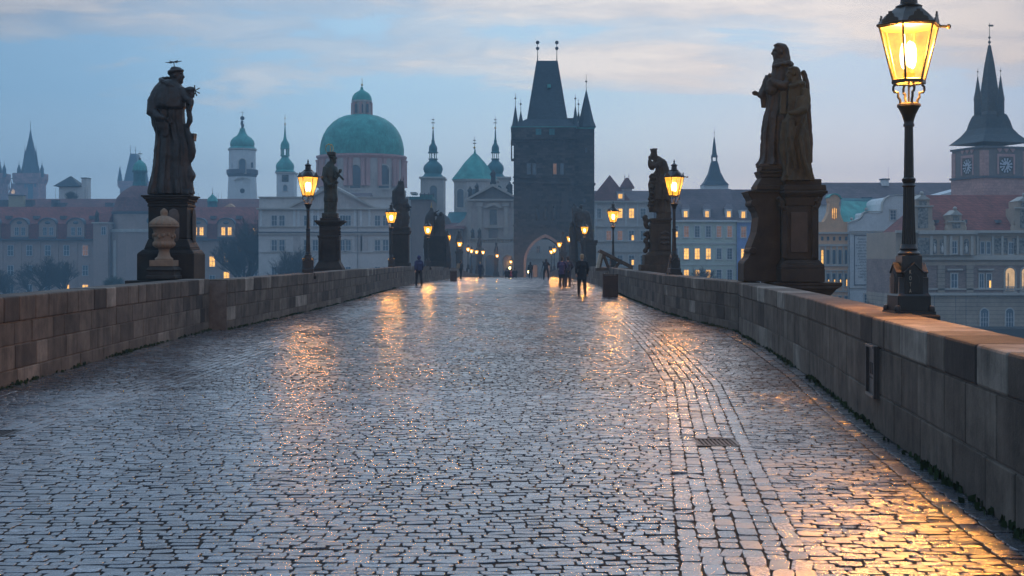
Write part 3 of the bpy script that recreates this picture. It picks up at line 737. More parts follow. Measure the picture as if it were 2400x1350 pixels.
# ------------------------------------------------------------------ statues
def interp_rows(rows, step=4.0):
    a = np.array(rows, float); ys = np.arange(a[0,0], a[-1,0]+.01, max(1e-6, min(step, (a[-1,0]-a[0,0])/6)))
    if ys[-1] < a[-1,0]-.01: ys = np.append(ys, a[-1,0])
    return [(y, np.interp(y, a[:,0], a[:,1]), np.interp(y, a[:,0], a[:,2])) for y in ys]
def robe(mb, rows, Y, dr=.75, k=9, amp=.07, n=48, yo=0.0, grow=True, ph=0.0, sq=1.0, tw=.8):
    rr = interp_rows(rows); H = rr[-1][0]-rr[0][0]; rings = []
    for y, a, b in rr:
        t = (y-rr[0][0])/max(1e-6, H); cx, hw = wx((a+b)/2, Y), (b-a)/2*Y/F; z = wz(y, Y); ring = []
        A = amp*(t**.7 if grow else 1)
        for j in range(n):
            th = 2*math.pi*j/n; q = 1 + A*(2.2*abs(math.sin((k*th + ph + tw*math.sin(t*3+ph))/2))**.8 - 1.5 + .45*math.cos((2*k+1)*th+ph*2+t*2))
            c, s = math.cos(th), math.sin(th)
            if sq != 1.0: c, s = math.copysign(abs(c)**sq, c), math.copysign(abs(s)**sq, s)
            ring.append((cx + hw*c*(1+(q-1)*.5), Y + yo + hw*dr*s*q, z))
        rings.append(ring)
    mb.loft(rings[::-1])
def limb(mb, pts, n=10):   # (px,py,dy,radius px) at plane Y
    Y = pts[0][4] if len(pts[0]) > 4 else mb.Y
    mb.tube([(wx(p[0],Y), Y+p[2], wz(p[1],Y)) for p in pts], [p[3]*Y/F for p in pts], n)
def ball(mb, px, py, rx, rz, ry=None, dy=0.0, tilt=0.0):
    Y = mb.Y; s = Y/F
    mb.ell((wx(px,Y), Y+dy, wz(py,Y)), (rx*s, (ry if ry else rx)*s, rz*s), 14, 10, Matrix.Rotation(tilt, 3, 'Y'))
def head(mb, px, py, h, face, dy=0.0, beard=0.0):
    """head of height h px centred at (px,py); face=+1 looks right, -1 looks left"""
    f = face; Y = mb.Y
    ball(mb, px-f*.05*h, py-.10*h, .37*h, .40*h, .33*h, dy)                 # skull
    ball(mb, px+f*.13*h, py+.16*h, .24*h, .34*h, .24*h, dy, f*.10)          # face and jaw
    ball(mb, px+f*.25*h, py+.36*h, .10*h, .10*h, .13*h, dy)                 # chin
    limb(mb, [(px+f*.30*h, py-.07*h, dy, .06*h), (px+f*.40*h, py+.12*h, dy, .075*h), (px+f*.36*h, py+.15*h, dy, .05*h)], 8)   # nose
    ball(mb, px+f*.28*h, py-.12*h, .08*h, .06*h, .22*h, dy)                 # brow
    ball(mb, px+f*.31*h, py+.245*h, .06*h, .035*h, .10*h, dy)               # lips
    for s in (-1, 1): ball(mb, px-f*.05*h, py+.05*h, .05*h, .10*h, .05*h, dy+s*.34*h*Y/F)   # ears
    limb(mb, [(px-f*.08*h, py+.15*h, dy, .22*h), (px-f*.10*h, py+.65*h, dy, .25*h)], 10)
    if beard: ball(mb, px+f*.24*h, py+.45*h, .14*h, .26*h, .16*h, dy)
def hand(mb, px, py, dx, dz, size, dy=0.0):
    """palm plus thumb and four curled fingers pointing along (dx,dz) in px units"""
    L = math.hypot(dx, dz); ux, uz = dx/L, dz/L; s = size
    ball(mb, px, py, .34*s, .34*s, .20*s, dy)
    for i, (o, l) in enumerate(((-.30,.62),(-.10,.74),(.10,.70),(.30,.54))):
        bx, by = px - uz*o*s + ux*.2*s, py + ux*o*s + uz*.2*s
        limb(mb, [(bx, by, dy, .10*s), (bx+ux*l*.55*s, by+uz*l*.55*s, dy-.012, .095*s), (bx+ux*l*s - uz*.08*s, by+uz*l*s+.12*s, dy+.01, .07*s)], 6)
    limb(mb, [(px-uz*.1*s, py+ux*.1*s-.1*s, dy-.02, .11*s), (px+ux*.35*s, py-.35*s, dy-.04, .09*s), (px+ux*.6*s, py-.38*s, dy-.03, .07*s)], 6)
class SB(MB):
    def __init__(s, Y): super().__init__(); s.Y = Y
    def slab(s, x0, x1, y0, y1, d, x2=None, x3=None, yo=0.0, d2=None):      # px rectangle/trapezoid top(x0,x1,y0) bottom(x2,x3,y1); depth metres
        x2 = x0 if x2 is None else x2; x3 = x1 if x3 is None else x3; d2 = d if d2 is None else d2; Y = s.Y
        if d > .5: d *= .55; d2 *= .55
        f = Y+yo; k = 1 if (x0+x1)/2 > CX else -1       # the near and far edges that make the outline
        zt, zb = wz(y0,Y), wz(y1,Y)
        a0, a1, b0, b1 = wx(x2,f+k*d2/2), wx(x3,f-k*d2/2), wx(x0,f+k*d/2), wx(x1,f-k*d/2)
        return s.hexa([(a0,f-d2/2,zb),(a1,f-d2/2,zb),(a1,f+d2/2,zb),(a0,f+d2/2,zb),(b0,f-d/2,zt),(b1,f-d/2,zt),(b1,f+d/2,zt),(b0,f+d/2,zt)])

# --- left: friar with child, on a moulded pedestal
def friar():
    Y = 31.5; r = thing('statue', 'dark robed friar holding a child, star halo over his head, on a black pedestal', 'statue', P(400, 660, Y), 'stone saints on the bridge')
    b = SB(Y)
    robe(b, [(187,386,412),(192,376,418),(203,366,425),(215,360.5,428),(224,357,430),(240,355,432),(253,354,432),(268,352,432),(281,355,432),(290,357,432),(312,365,437),(330,364,443),(349,362,446),(365,361,446),(384,360,444),(400,358,444),(411,356,446),(429,353,448),(442,349,450),(455,350,452)], Y, .72, 9, .20)
    robe(b, [(188,384,413),(192,374,420),(200,365,426),(215,356.5,431),(232,350,434),(246,349,436),(255,349.5,436),(257,356,430)], Y-.02, .84, 7, .03, grow=True)       # shoulder cape
    robe(b, [(290,430,440),(312,432,449),(330,436,455),(353,441,460),(370,441,456),(384,440,447),(398,438,452),(411,438,458.5),(427,436,452),(455,432,454)], Y-.08, 1.0, 5, .06, ph=1)   # striding knee and drapery
    # cowl folded round the neck
    pts = [(389,181,.16,5.5),(376,187,.0,5.5),(386,193,-.22,5.5),(402,201,-.30,5),(416,208,-.20,4.5),(419,201,.02,4.5),(406,187,.22,5),(389,181,.16,5.5)]
    limb(b, [(p[0],p[1],p[2],p[3]) for p in pts])
    head(b, 414, 177, 42, 1)
    ball(b, 412.5, 164, 14, 8, 13); limb(b, [(400,170,-.10,4),(406,169,-.14,3.5),(414,167,-.15,3.5),(423,166,-.11,3.5),(429.5,166,0,3.5)]); limb(b, [(399.5,168,-.1,4),(398.5,173,0,5.5),(400,170,.1,4)])   # tonsure roll
    limb(b, [(374,212,-.12,11),(364,240,-.22,13),(364,266,-.30,13),(384,280,-.40,10),(398,283,-.42,7)], 12)       # near arm in wide sleeve
    robe(b, [(268,362,384),(286,364,396),(300,368,396),(318,380,394),(322,384,391)], Y-.36, .45, 4, .12, ph=2)
    hand(b, 404, 285, 1, .35, 15, -.43)
    limb(b, [(424,212,-.1,11),(440,232,-.15,10),(452,243,-.2,8)], 10)                                           # far arm under the child
    # child
    head(b, 449, 218, 25, 1, -.08); ball(b, 447, 212, 12, 7, 11, -.08)
    for i in range(7): ball(b, 438+i*3.2, 210-3*math.sin(i*.5), 3.2, 3.2, 7, -.08)
    robe(b, [(228,438,450),(238,436,455),(248,436,452),(262,437,449),(276,438,452),(288,437,449),(300,437,444)], Y-.1, .8, 5, .08)
    limb(b, [(450,236,-.22,5),(454,250,-.26,4),(449,262,-.27,3.5)], 8); limb(b, [(446,270,-.1,7),(451,285,-.14,5.5),(442,299,-.14,4)], 8)
    b.slab(449,462,313,322,.30); b.slab(450,461,323,331,.28)                                                    # books at the hip
    b.slab(346,455,446,458,1.0)
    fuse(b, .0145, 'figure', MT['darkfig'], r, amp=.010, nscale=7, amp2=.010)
    h = SB(Y)
    limb(h, [(409,157,0,1.0),(407,145,0,1.0)], 6)
    for i in range(6):
        a = i*math.pi/3+.25; limb(h, [(407,145,0,1.2),(407+12*math.cos(a),145.5-2.5*math.cos(a)*.6,.11*math.sin(a),1.2),(407+19*math.cos(a),144.5-2.2*math.cos(a),.18*math.sin(a),.7)], 5)
    for a in (92, 30, -28, -70, 150):
        a = R(a); limb(h, [(459,214,-.1,.9),(459+13*math.cos(a),214-13*math.sin(a),-.1,1.6)], 5)
    h.build('halo', MT['ironplain'], r)
    p = SB(Y)
    p.slab(329,470,459,463,1.75); p.slab(332,467,463,469,1.68,338,461); p.slab(340,463,469,473,1.55); p.slab(341,459,473,479,1.5,347,457); p.slab(345,459,479,486,1.45)
    p.slab(347,457,486,560,1.4); p.slab(347,457,560,581,1.4,338,468.5,d2=1.7); p.slab(337,469,581,585,1.75); p.slab(334,472,585,594,1.8,321,480,d2=2.0); p.slab(320.5,481,594,656,2.05)
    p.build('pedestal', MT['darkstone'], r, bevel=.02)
    c = SB(Y); c.slab(292,482,656,667,2.6,yo=-.1); c.build('plinth_slab', MT['darkstone'], r, bevel=.02)
    q = SB(Y); q.lathe([(.13,wz(566,Y)),(.14,wz(540,Y)),(.14,wz(505,Y)),(.10,wz(494,Y)),(.02,wz(490,Y))], wx(407,Y-.38), Y-.385, 16, .25); q.build('arched_relief', MT['relief'], r, 40)
    q = SB(Y); q.lathe([(.03,wz(566,Y)),(.04,wz(545,Y)),(.04,wz(510,Y)),(.02,wz(491,Y))], wx(452,Y), Y+.12, 16, 4.0); q.build('side_relief', MT['relief'], r, 40)
friar()
def urn():
    Y = 30.4; x = wx(384.5, Y); s = Y/F; z = lambda py: wz(py, Y)
    r = thing('stone_urn', 'new yellow sandstone urn with a fluted lid in front of the friar pedestal', 'urn', (x, Y, z(653)))
    def fl(mb, prof, k, a, n=64): mb.loft([[(x+rr*s*(1+a*math.cos(k*2*math.pi*j/n))*math.cos(2*math.pi*j/n), Y+rr*s*(1+a*math.cos(k*2*math.pi*j/n))*math.sin(2*math.pi*j/n), z(py)) for j in range(n)] for rr,py in prof])
    b = MB(); b.square([(34*s,z(653)),(34*s,z(647)),(31*s,z(644)),(31*s,z(636)),(34*s,z(632)),(30*s,z(627)),(26*s,z(624))], x, Y); b.build('dark_base', MT['darkstone'], r, bevel=.01)
    b = MB(); b.square([(27*s,z(623.8)),(27*s,z(609.8))], x, Y); b.build('plinth', MT['urn'], r, bevel=.008)
    b = MB(); b.lathe([(21*s,z(609.6)),(21*s,z(606)),(15*s,z(601)),(12*s,z(590)),(12.5*s,z(586)),(14*s,z(584)),(9*s,z(582))], x, Y, 32)
    fl(b, [(12,583.5),(20,580),(25,575),(25.5,570),(23,566)], 16, .05)
    b.lathe([(22.5*s,z(567)),(23*s,z(562)),(24*s,z(545)),(26*s,z(537)),(30*s,z(534)),(34.5*s,z(532)),(35*s,z(529)),(33*s,z(527.5))], x, Y, 32)
    for k in range(14): b.ell((x+24*s*math.cos(k*.449), Y+24*s*math.sin(k*.449), z(552+3*math.sin(k*2.0))), (4*s,4*s,5*s), 8, 6)
    b.build('bowl', MT['urn'], r, 50)
    b = MB(); fl(b, [(33,527),(33,523),(24,514),(14,508),(9,506)], 14, .07); b.lathe([(9*s,z(507)),(7.5*s,z(504)),(9*s,z(500)),(8*s,z(494)),(4*s,z(490)),(1*s,z(488))], x, Y, 20); b.build('lid', MT['urn'], r, 50)
urn()

# --- right: monk and angel on twin pedestals
def monk_angel():
    Y = 29.4; r = thing('statue', 'brown stone monk and winged angel holding a book on a tall double pedestal', 'statue', P(1850, 690, Y), 'stone saints on the bridge')
    b = SB(Y)
    robe(b, [(140,1815,1848),(150,1810,1856),(168,1808,1858),(181,1804,1858),(208,1798,1857),(219,1799,1855),(253,1796,1850),(272,1790,1848),(307,1785,1846),(347,1783,1844),(370,1782,1846),(379,1779,1848),(387,1772,1852)], Y, .78, 9, .19)
    head(b, 1826, 122, 42, -1)
    robe(b, [(101,1822,1834),(105,1812,1842),(112,1817,1848),(124,1822,1850),(138,1825,1853),(146,1827,1852)], Y, .95, 6, .05)       # hair and hood
    limb(b, [(1812,158,-.16,5.5),(1828,153,-.26,5),(1846,150,-.22,5.5),(1855,152,0,6),(1840,144,.2,6),(1818,146,.16,5),(1812,158,-.1,5.5)])
    limb(b, [(1846,166,-.15,13),(1848,192,-.24,14),(1830,208,-.36,12),(1808,200,-.36,9),(1800,190,-.32,6)], 12)
    robe(b, [(188,1797,1812),(198,1794,1822),(212,1794,1826),(222,1799,1815)], Y-.30, .5, 4, .1, ph=1)
    hand(b, 1799, 186, -.3, -1, 13, -.32)
    limb(b, [(1806,176,.12,11),(1796,206,.16,11),(1784,226,.10,9)], 10)
    robe(b, [(221,1783,1798),(232,1782,1798),(246,1783,1796),(253,1783.5,1795)], Y+.1, .7, 4, .1)
    limb(b, [(1788,226,.08,6),(1779,222,.08,4.5)], 8); hand(b, 1775, 219, -1, -.45, 15, .08)
    b.slab(1771,1850,385,392,.95)
    fuse(b, .0145, 'monk', MT['brownfig'], r, amp=.012, nscale=7, amp2=.010)
    a = SB(Y); yo = -.55; Ya = Y+yo; a.Y = Ya
    k = Y/Ya
    def T(rows): return [(HZ+(y-HZ), l, rr) for y, l, rr in rows]
    robe(a, [(192,1856,1884),(200,1851,1889),(213,1848,1890),(240,1846,1891),(262,1846,1890),(277,1840,1890),(283,1833,1891),(310,1829,1895),(333,1828,1897),(363,1829,1900),(385,1834,1901),(400,1837,1903),(412,1834,1906),(424,1830,1909)], Ya, .72, 8, .20, tw=1.6)
    head(a, 1858, 173, 36, -1)
    robe(a, [(156,1854,1866),(159,1846,1872),(166,1850,1876),(176,1858,1878),(188,1862,1880),(194,1864,1880)], Ya, .95, 7, .09)
    limb(a, [(1853,204,-.12,5),(1866,200,-.22,4.5),(1880,197,-.15,5),(1886,196,.05,5),(1870,192,.18,5),(1854,200,.1,5),(1853,204,-.1,5)])
    limb(a, [(1884,212,-.14,11),(1884,240,-.20,11),(1876,262,-.28,11),(1858,268,-.34,8),(1840,269,-.33,5)], 12)
    robe(a, [(225,1868,1890),(255,1862,1890),(275,1862,1884),(288,1865,1876)], Ya-.22, .6, 4, .1, ph=2)
    hand(a, 1834, 267, -1, .05, 13, -.32)
    hand(a, 1825, 250, .4, -1, 11, -.18)
    limb(a, [(1848,285,-.30,8),(1842,325,-.36,7),(1850,360,-.34,6),(1858,400,-.25,5)]); limb(a, [(1880,290,-.28,6),(1866,330,-.38,6),(1876,380,-.36,6),(1892,420,-.25,6)]); limb(a, [(1858,300,-.36,4),(1842,360,-.30,4),(1840,415,-.28,4)])
    fuse(a, .0145, 'angel', MT['angel'], r, amp=.012, nscale=7, amp2=.012)
    w = MB(); o = [(1886,161),(1890,162),(1896,172),(1900,192),(1903.5,230),(1905,267),(1909,347),(1908,381),(1904,381),(1899,340),(1896,300),(1894,240),(1892,200),(1888,178),(1882,166)]
    w.prism([(wx(x,Ya), wz(y,Ya)) for x,y in o], Ya+.12, Ya+.34)
    fuse(w, .02, 'wing', MT['brownfig'], r, amp=.006, nscale=8, amp2=.012)
    bk = SB(Ya); bk.slab(1829,1843,219,271,.10,1826.5,1840.5,yo=-.32); bk.build('book', MT['angel'], r, bevel=.012)
    p = SB(Y)
    p.slab(1773,1840,390,401,1.1); p.slab(1766,1840,402,408,1.25,1768,1840); p.slab(1768,1840,408,418,1.15,1773,1840); p.slab(1773,1840,418,436,1.1,1761,1846,d2=1.3); p.slab(1760,1850,436,447,1.35)
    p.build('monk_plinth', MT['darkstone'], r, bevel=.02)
    p = SB(Y)
    p.slab(1829,1926,423,437,1.0,yo=-.35); p.slab(1822,1936,437,450,1.3,1820,1938,yo=-.4)
    p.build('angel_plinth', MT['darkstone'], r, bevel=.02)
    p = SB(Y)     # scrolled left bay
    prof = [(451,1739,1830),(458,1741,1830),(466,1746,1830),(480,1751,1830),(490,1753,1830),(498,1759,1830),(510,1762,1830),(530,1760,1830),(545,1758,1830),(562,1752,1830),(578,1746,1830),(596,1743,1830),(604,1740,1830),(612,1732,1830),(618,1729,1830),(659,1729,1830)]
    p.prism([(wx(l,Y+.4),wz(y,Y)) for y,l,_ in prof] + [(wx(1830,Y),wz(659,Y)),(wx(1830,Y),wz(451,Y))], Y-.38, Y+.42)
    for y,l in ((478,1755),(588,1752)): p.tube([(wx(l+5,Y),Y-.44,wz(y,Y)),(wx(l+5,Y),Y+.3,wz(y,Y))], .085, 12)
    p.slab(1737,1832,449,452.5,1.7); p.build('scrolled_pedestal', MT['darkstone'], r, bevel=.02)
    p = SB(Y); yo = -.45
    p.slab(1818,1941,451,458,1.75,yo=yo); p.slab(1820,1938,458,466,1.65,1826,1928,yo=yo,d2=1.45); p.slab(1823,1930,466,486,1.42,1825,1921,yo=yo,d2=1.35); p.slab(1824,1919,486,608,1.3,yo=yo)
    p.slab(1824,1919,608,618,1.3,1814,1930,yo=yo,d2=1.55); p.slab(1813,1932,618,628,1.6,1811,1934,yo=yo,d2=1.65); p.slab(1811,1934,628,659,1.66,yo=yo)
    for x in (1838, 1908): p.slab(x-7,x+7,490,606,.10,yo=yo-.37); p.slab(x-9,x+9,486,496,.16,yo=yo-.37)
    p.build('pedestal', MT['darkstone'], r, bevel=.02)
    q = SB(Y); q.slab(1852,1894,500,592,.05,yo=yo-.37); q.build('inscription_panel', MT['brownfig'], r, bevel=.015)
    for i, (cx_, cy_) in enumerate(((1830,478),(1916,478))):
        q = SB(Y)
        for j in range(5): q.ell((wx(cx_+random.uniform(-4,4),Y+yo-.42), Y+yo-.42, wz(cy_+j*5-8,Y)), (.07,.07,.05), 8, 6)
        fuse(q, .02, 'carved_bracket', MT['darkstone'], r, amp=.01)
    c = SB(Y); c.slab(1783,1975,660,668,2.8,yo=-.1); c.slab(1783,1975,668,676,2.8,1783,1962,yo=-.1); c.slab(1783,1962,676,700,2.7,1783,1938,yo=-.1,d2=2.2); c.build('corbel_slab', MT['darkstone'], r, bevel=.025)
monk_angel()

# --- left: bronze priest
def priest():
    Y = 50.0; r = thing('statue', 'green bronze priest in a biretta cradling a crucifix on a waisted stone pedestal', 'statue', P(772, 636, Y), 'stone saints on the bridge')
    b = SB(Y)
    robe(b, [(378,770,781),(384,764,783),(392,759,786),(402,757,788),(413,756.5,790),(430,758,790),(445,759,790),(455,760,791),(466,758.5,792),(473,759,791)], Y, .8, 8, .05)
    robe(b, [(466,761,789),(475,760,790),(488,760,789),(498,759,789),(502,759,790)], Y, .75, 8, .10)
    head(b, 779.5, 368, 23, 1, beard=1)
    b.square([(9*Y/F,wz(364,Y)),(10*Y/F,wz(357,Y)),(6*Y/F,wz(355.5,Y))], wx(777.5,Y), Y)
    limb(b, [(765,393,-.14,7),(762,420,-.22,7.5),(774,436,-.32,6),(785,431,-.36,4)], 10); hand(b, 788, 430, 1, -.3, 9, -.36)
    limb(b, [(784,394,.0,7),(792,412,-.2,6),(788,420,-.3,4.5)], 10)
    b.slab(754,794,499.5,511,.75)
    fuse(b, .016, 'figure', MT['bronze'], r, amp=.008, nscale=8, amp2=.008)
    c = SB(Y); limb(c, [(789,402,-.34,2.4),(808,423,-.34,2.4)], 6); limb(c, [(803,398,-.34,2.2),(795,410,-.34,2.2)], 6); ball(c, 800, 402, 4, 5, 4, -.36); c.build('crucifix', MT['bronze'], r, 60)
    h = SB(Y); pts = [(772+9*math.cos(R(a)), 349-11*math.sin(R(a))*1.0, .05*math.sin(R(a)*2), .8) for a in range(-60, 241, 20)]; limb(h, pts, 5); limb(h, [(774,357,.05,.8),(774,340,.05,.7)], 5)
    for a in (60, 100, 140): ball(h, 772+9*math.cos(R(a)), 349-11*math.sin(R(a)), 1.8, 1.8)
    h.build('star_halo', MT['gold'], r)
    p = SB(Y)
    p.slab(750,798,511,517,1.0); p.slab(736,813,517,521,1.5); p.slab(738,811,521,530,1.45,747,799,d2=1.1); p.slab(748,798,530,552,1.05); p.slab(743,800,552,558,1.2,745,799); p.slab(746,799,558,612,1.1); p.slab(746,799,612,628,1.15,736,808,d2=1.5); p.slab(735,809,628,640,1.6)
    for y in (536,543,549): p.ell((wx(797,Y),Y-.15,wz(y,Y)), (.06,.08,.05), 8, 6)
    for x in (751, 793): p.slab(x-3.5,x+3.5,562,608,.06,yo=-.31)
    p.build('pedestal', MT['darkstone'], r, bevel=.015)
priest()

# --- farther groups
def dark_spiked():
    Y = 84.0; r = thing('statue', 'tall dark draped saint with a spiked crown on a black pillar pedestal', 'statue', P(936, 630, Y), 'stone saints on the bridge'); b = SB(Y)
    robe(b, [(424,938,946),(432,932,947.5),(440,925,948),(448,919,948.5),(460,918.5,949),(479,919,956),(495,919,957),(505,919,959),(520,920,960),(530,918,957),(538,917,957)], Y, .8, 7, .09)
    head(b, 938, 432, 15, 1); limb(b, [(938,428,0,1.8),(940,419,0,.8)], 5); limb(b, [(945,430,0,1.3),(945.5,413,0,.7)], 5); limb(b, [(933,430,0,1.5),(934,423,0,.7)], 5)
    limb(b, [(950,470,-.1,4),(957,482,-.2,3.5),(962,488,-.2,2.5)], 8); hand(b, 963, 487, .4, -1, 5, -.2)
    for i in range(7): ball(b, 953+random.uniform(-3,5), 470+i*10, 4, 5)
    fuse(b, .03, 'figure', MT['darkfig'], r, amp=.02, nscale=5, amp2=.012)
    p = SB(Y); p.slab(911,962,533,541,1.6); p.slab(912,965,541,550,1.6,912,962); p.slab(912,960,550,616,1.5); p.slab(910,963,616,630,1.7)
    p.build('pedestal', MT['darkstone'], r, bevel=.02)
dark_spiked()
def dark_pair():
    Y = 116.0; r = thing('statue', 'pair of dark saints, one with a gilded spike over the head, behind a bright lamp', 'statue', P(1020, 627, Y), 'stone saints on the bridge'); b = SB(Y)
    robe(b, [(493,1006,1015),(500,1000,1018),(510,996,1020),(530,995,1019),(548,996,1018),(556,994,1020)], Y, .8, 7, .09); head(b, 1011.5, 491, 10, 1)
    robe(b, [(500,1030,1038),(508,1024,1042),(520,1020,1043),(540,1019,1043),(556,1017,1044)], Y+.2, .8, 7, .09); head(b, 1033, 501, 10, -1)
    limb(b, [(1024,506,0,3),(1020,498,-.1,2.4),(1027,494,-.1,1.8)], 8); hand(b, 1028, 493, 1, -.4, 4, -.1)
    robe(b, [(540,1040,1046),(560,1038,1052),(590,1036,1056),(610,1036,1058),(627,1036,1058)], Y+.3, .8, 6, .12)
    robe(b, [(558,994,1000),(575,992,1000),(600,994,1002),(627,995,1003)], Y+.2, .8, 6, .12)
    fuse(b, .045, 'figures', MT['darkfig'], r, amp=.03, nscale=4, amp2=.012)
    g = SB(Y); limb(g, [(1011,487,0,.8),(1011,474,0,.5)], 5); limb(g, [(1008,485,0,.8),(1014,485,0,.8)], 5); g.build('gilded_spike', MT['gold'], r)
    p = SB(Y); p.slab(994,1046,553,560,1.8); p.slab(997,1043,560,612,1.6); p.slab(994,1048,612,627,1.9); p.build('pedestal', MT['darkstone'], r, bevel=.02)
dark_pair()
def sandstone():
    Y = 51.0; r = thing('statue', 'pale yellow sandstone saint leaning forward with clasped hands on an inscribed pedestal', 'statue', P(1535, 640, Y), 'stone saints on the bridge'); b = SB(Y)
    robe(b, [(364,1530,1540),(370,1530,1552),(376,1531,1560),(386,1534,1565),(396,1536,1568),(404,1533,1570),(412,1526,1571),(420,1521,1572),(435,1519,1572),(450,1521,1573),(467,1524,1573),(480,1520,1572),(497,1521,1572)], Y, .7, 8, .10, tw=2)
    head(b, 1532, 361, 21, -1, beard=1); b.lathe([(7.5*Y/F,wz(355,Y)),(7.8*Y/F,wz(351,Y)),(7.5*Y/F,wz(350,Y)),(4*Y/F,wz(348,Y))], wx(1532,Y), Y, 10)
    for i in range(5): ball(b, 1524.5+i*3.8, 349.5, 1.3, 2.2)
    limb(b, [(1548,376,-.2,8),(1538,390,-.34,7.5),(1524,388,-.36,5.5),(1521,376,-.32,4)], 10); hand(b, 1521, 373, 0, -1, 9, -.32)
    robe(b, [(378,1518,1534),(388,1518,1536),(395,1521,1534),(399,1526,1532)], Y-.3, .6, 4, .1)
    for i in range(26): ball(b, 1523+random.uniform(-2,9), 412+i*3.2, random.uniform(4,8), random.uniform(3,6), 6, random.uniform(-.4,.1))
    for i in range(14): limb(b, [(1535+i*2.6, 400+random.uniform(0,30), -.42+.02*abs(i-7), 2.5), (1532+i*2.6+random.uniform(-6,6), 470, -.46, 3)], 6)
    b.slab(1538,1573,497,513,1.0)
    b.Y = Y
    fuse(b, .022, 'figure', MT['palestone'], r, amp=.018, nscale=6, amp2=.012)
    p = SB(Y); p.slab(1520,1575,512,517,1.5); p.slab(1521,1574,517,524,1.45,1524,1572,d2=1.3); p.slab(1521,1573,524,594,1.25); p.slab(1519,1575,590,597,1.35,1512,1577,d2=1.5); p.slab(1505,1580,597,620,1.7); p.slab(1496,1584,620,641,2.0)
    p.build('pedestal', MT['palestone'], r, bevel=.02)
    q = SB(Y)
    for i in range(9): ball(q, 1514+random.uniform(-3,3), 508+i*3.2, 6, 4, 8)
    for i in range(12): ball(q, 1515+random.uniform(-3,4), 545+i*4, 5.5, 4, 8)
    fuse(q, .03, 'carved_volute', MT['palestone'], r, amp=.03, nscale=6)
    q = SB(Y); q.slab(1543,1568,540,586,.06,yo=-.36)
    q.build('inscription_panel', MT['palestone'], r, bevel=.01)
    q = SB(Y)
    for j in range(3):
        for i in range(7): ball(q, 1547+i*2.9, 546+j*12+random.uniform(-2,2), 2.2, 4, 3, -.39)
    fuse(q, .02, 'carved_lettering', MT['brownfig'], r, amp=.006)
sandstone()
def dark_group():
    Y = 118.0; r = thing('statue', 'large dark group of huddled saints on a black block pedestal against the gate tower', 'statue', P(1375, 628, Y), 'stone saints on the bridge'); b = SB(Y)
    robe(b, [(486,1342,1356),(496,1340,1374),(506,1341,1380),(520,1344,1385),(540,1350,1389),(565,1354,1393)], Y, .7, 8, .10)
    head(b, 1348, 486, 11, -1); head(b, 1361, 484, 11, -1); ball(b, 1343, 490, 4, 4); limb(b, [(1347,484,0,2),(1345,477,0,1.2)], 6)
    robe(b, [(492,1366,1374),(498,1362,1382),(515,1362,1386),(540,1362,1390),(565,1362,1393)], Y-.3, .7, 7, .1)
    limb(b, [(1346,500,-.4,4),(1343,520,-.5,4),(1352,532,-.5,3)], 8); hand(b, 1354, 533, 1, .3, 5, -.5)
    robe(b, [(524,1336,1345),(532,1334,1350),(550,1334,1352),(580,1336,1354),(628,1334,1358)], Y+.3, .8, 7, .1); head(b, 1340, 524, 10, -1)
    fuse(b, .05, 'figures', MT['darkfig'], r, amp=.04, nscale=3.5, amp2=.012)
    p = SB(Y); p.slab(1358,1401,563,570,2.3); p.slab(1360,1399,570,575,2.2); p.slab(1361,1397,575,618,2.1); p.slab(1358,1400,618,630,2.4); p.build('pedestal', MT['darkstone'], r, bevel=.02)
dark_group()
def small_saint(px, pyt, pyb, Y, wpx, label, group='far stone saints'):
    r = thing('statue', label, 'statue', P(px, pyb, Y), group); b = SB(Y); h = (pyb-pyt); m = pyt + h*.5
    robe(b, [(pyt+h*.09,px-wpx*.25,px+wpx*.25),(pyt+h*.16,px-wpx*.5,px+wpx*.5),(pyt+h*.3,px-wpx*.45,px+wpx*.48),(m,px-wpx*.5,px+wpx*.5)], Y, .8, 6, .1)
    head(b, px, pyt+h*.05, h*.10, -1 if px > 1200 else 1); limb(b, [(px-wpx*.4, pyt+h*.2, -.2, wpx*.16), (px-wpx*.5, pyt+h*.3, -.3, wpx*.14), (px-wpx*.1, pyt+h*.31, -.45, wpx*.1)], 6)
    hand(b, px, pyt+h*.31, 1, -.2, wpx*.22, -.45)
    fuse(b, .06, 'figure', MT['darkfig'], r, amp=.03, nscale=3)
    p = SB(Y); p.slab(px-wpx*.7,px+wpx*.7,m,m+h*.05,1.6); p.slab(px-wpx*.55,px+wpx*.55,m+h*.05,pyb-h*.1,1.3); p.slab(px-wpx*.75,px+wpx*.75,pyb-h*.1,pyb,1.7); p.build('pedestal', MT['darkstone'], r)
small_saint(1076, 538, 640, 168, 14, 'far dark saint behind the lamp over the walker with the tan backpack')
small_saint(1124, 552, 640, 222, 11, 'far slender saint behind the last lamps of the far row of four')
small_saint(1320, 541, 640, 168, 14, 'far dark saint on the right between two lamps before the gate arch')
small_saint(1163, 568, 645, 232, 9, 'far small saint right behind the lone far lamp')
# ------------------------------------------------------------------ river and far bank
def ground():
    b = MB(); b.add([(-650,-50,-11.6),(650,-50,-11.6),(650,262,-11.6),(-650,262,-11.6)], [(0,1,2,3)]); tag(b.build('river', MT['water']), kind='structure')
    b = MB()
    pl = [(-690,262),(-60,262),(-14,250),(-8,240),(14,240),(20,225),(40,186),(690,186),(690,1225),(-690,1225)]
    b.add([(x,y,-9.0) for x,y in pl], [tuple(range(len(pl)))]); b.add([(x,y,z) for x,y in pl[:8] for z in (-13,-9.0)], [(2*i,2*i+2,2*i+3,2*i+1) for i in range(7)])
    tag(b.build('far_bank', MT['bank']), kind='structure')
    b = MB().box(-4, 34, 249, 330, -8.9, -4.12); tag(b.build('bridge_ramp', MT['joint']), kind='structure')
ground()

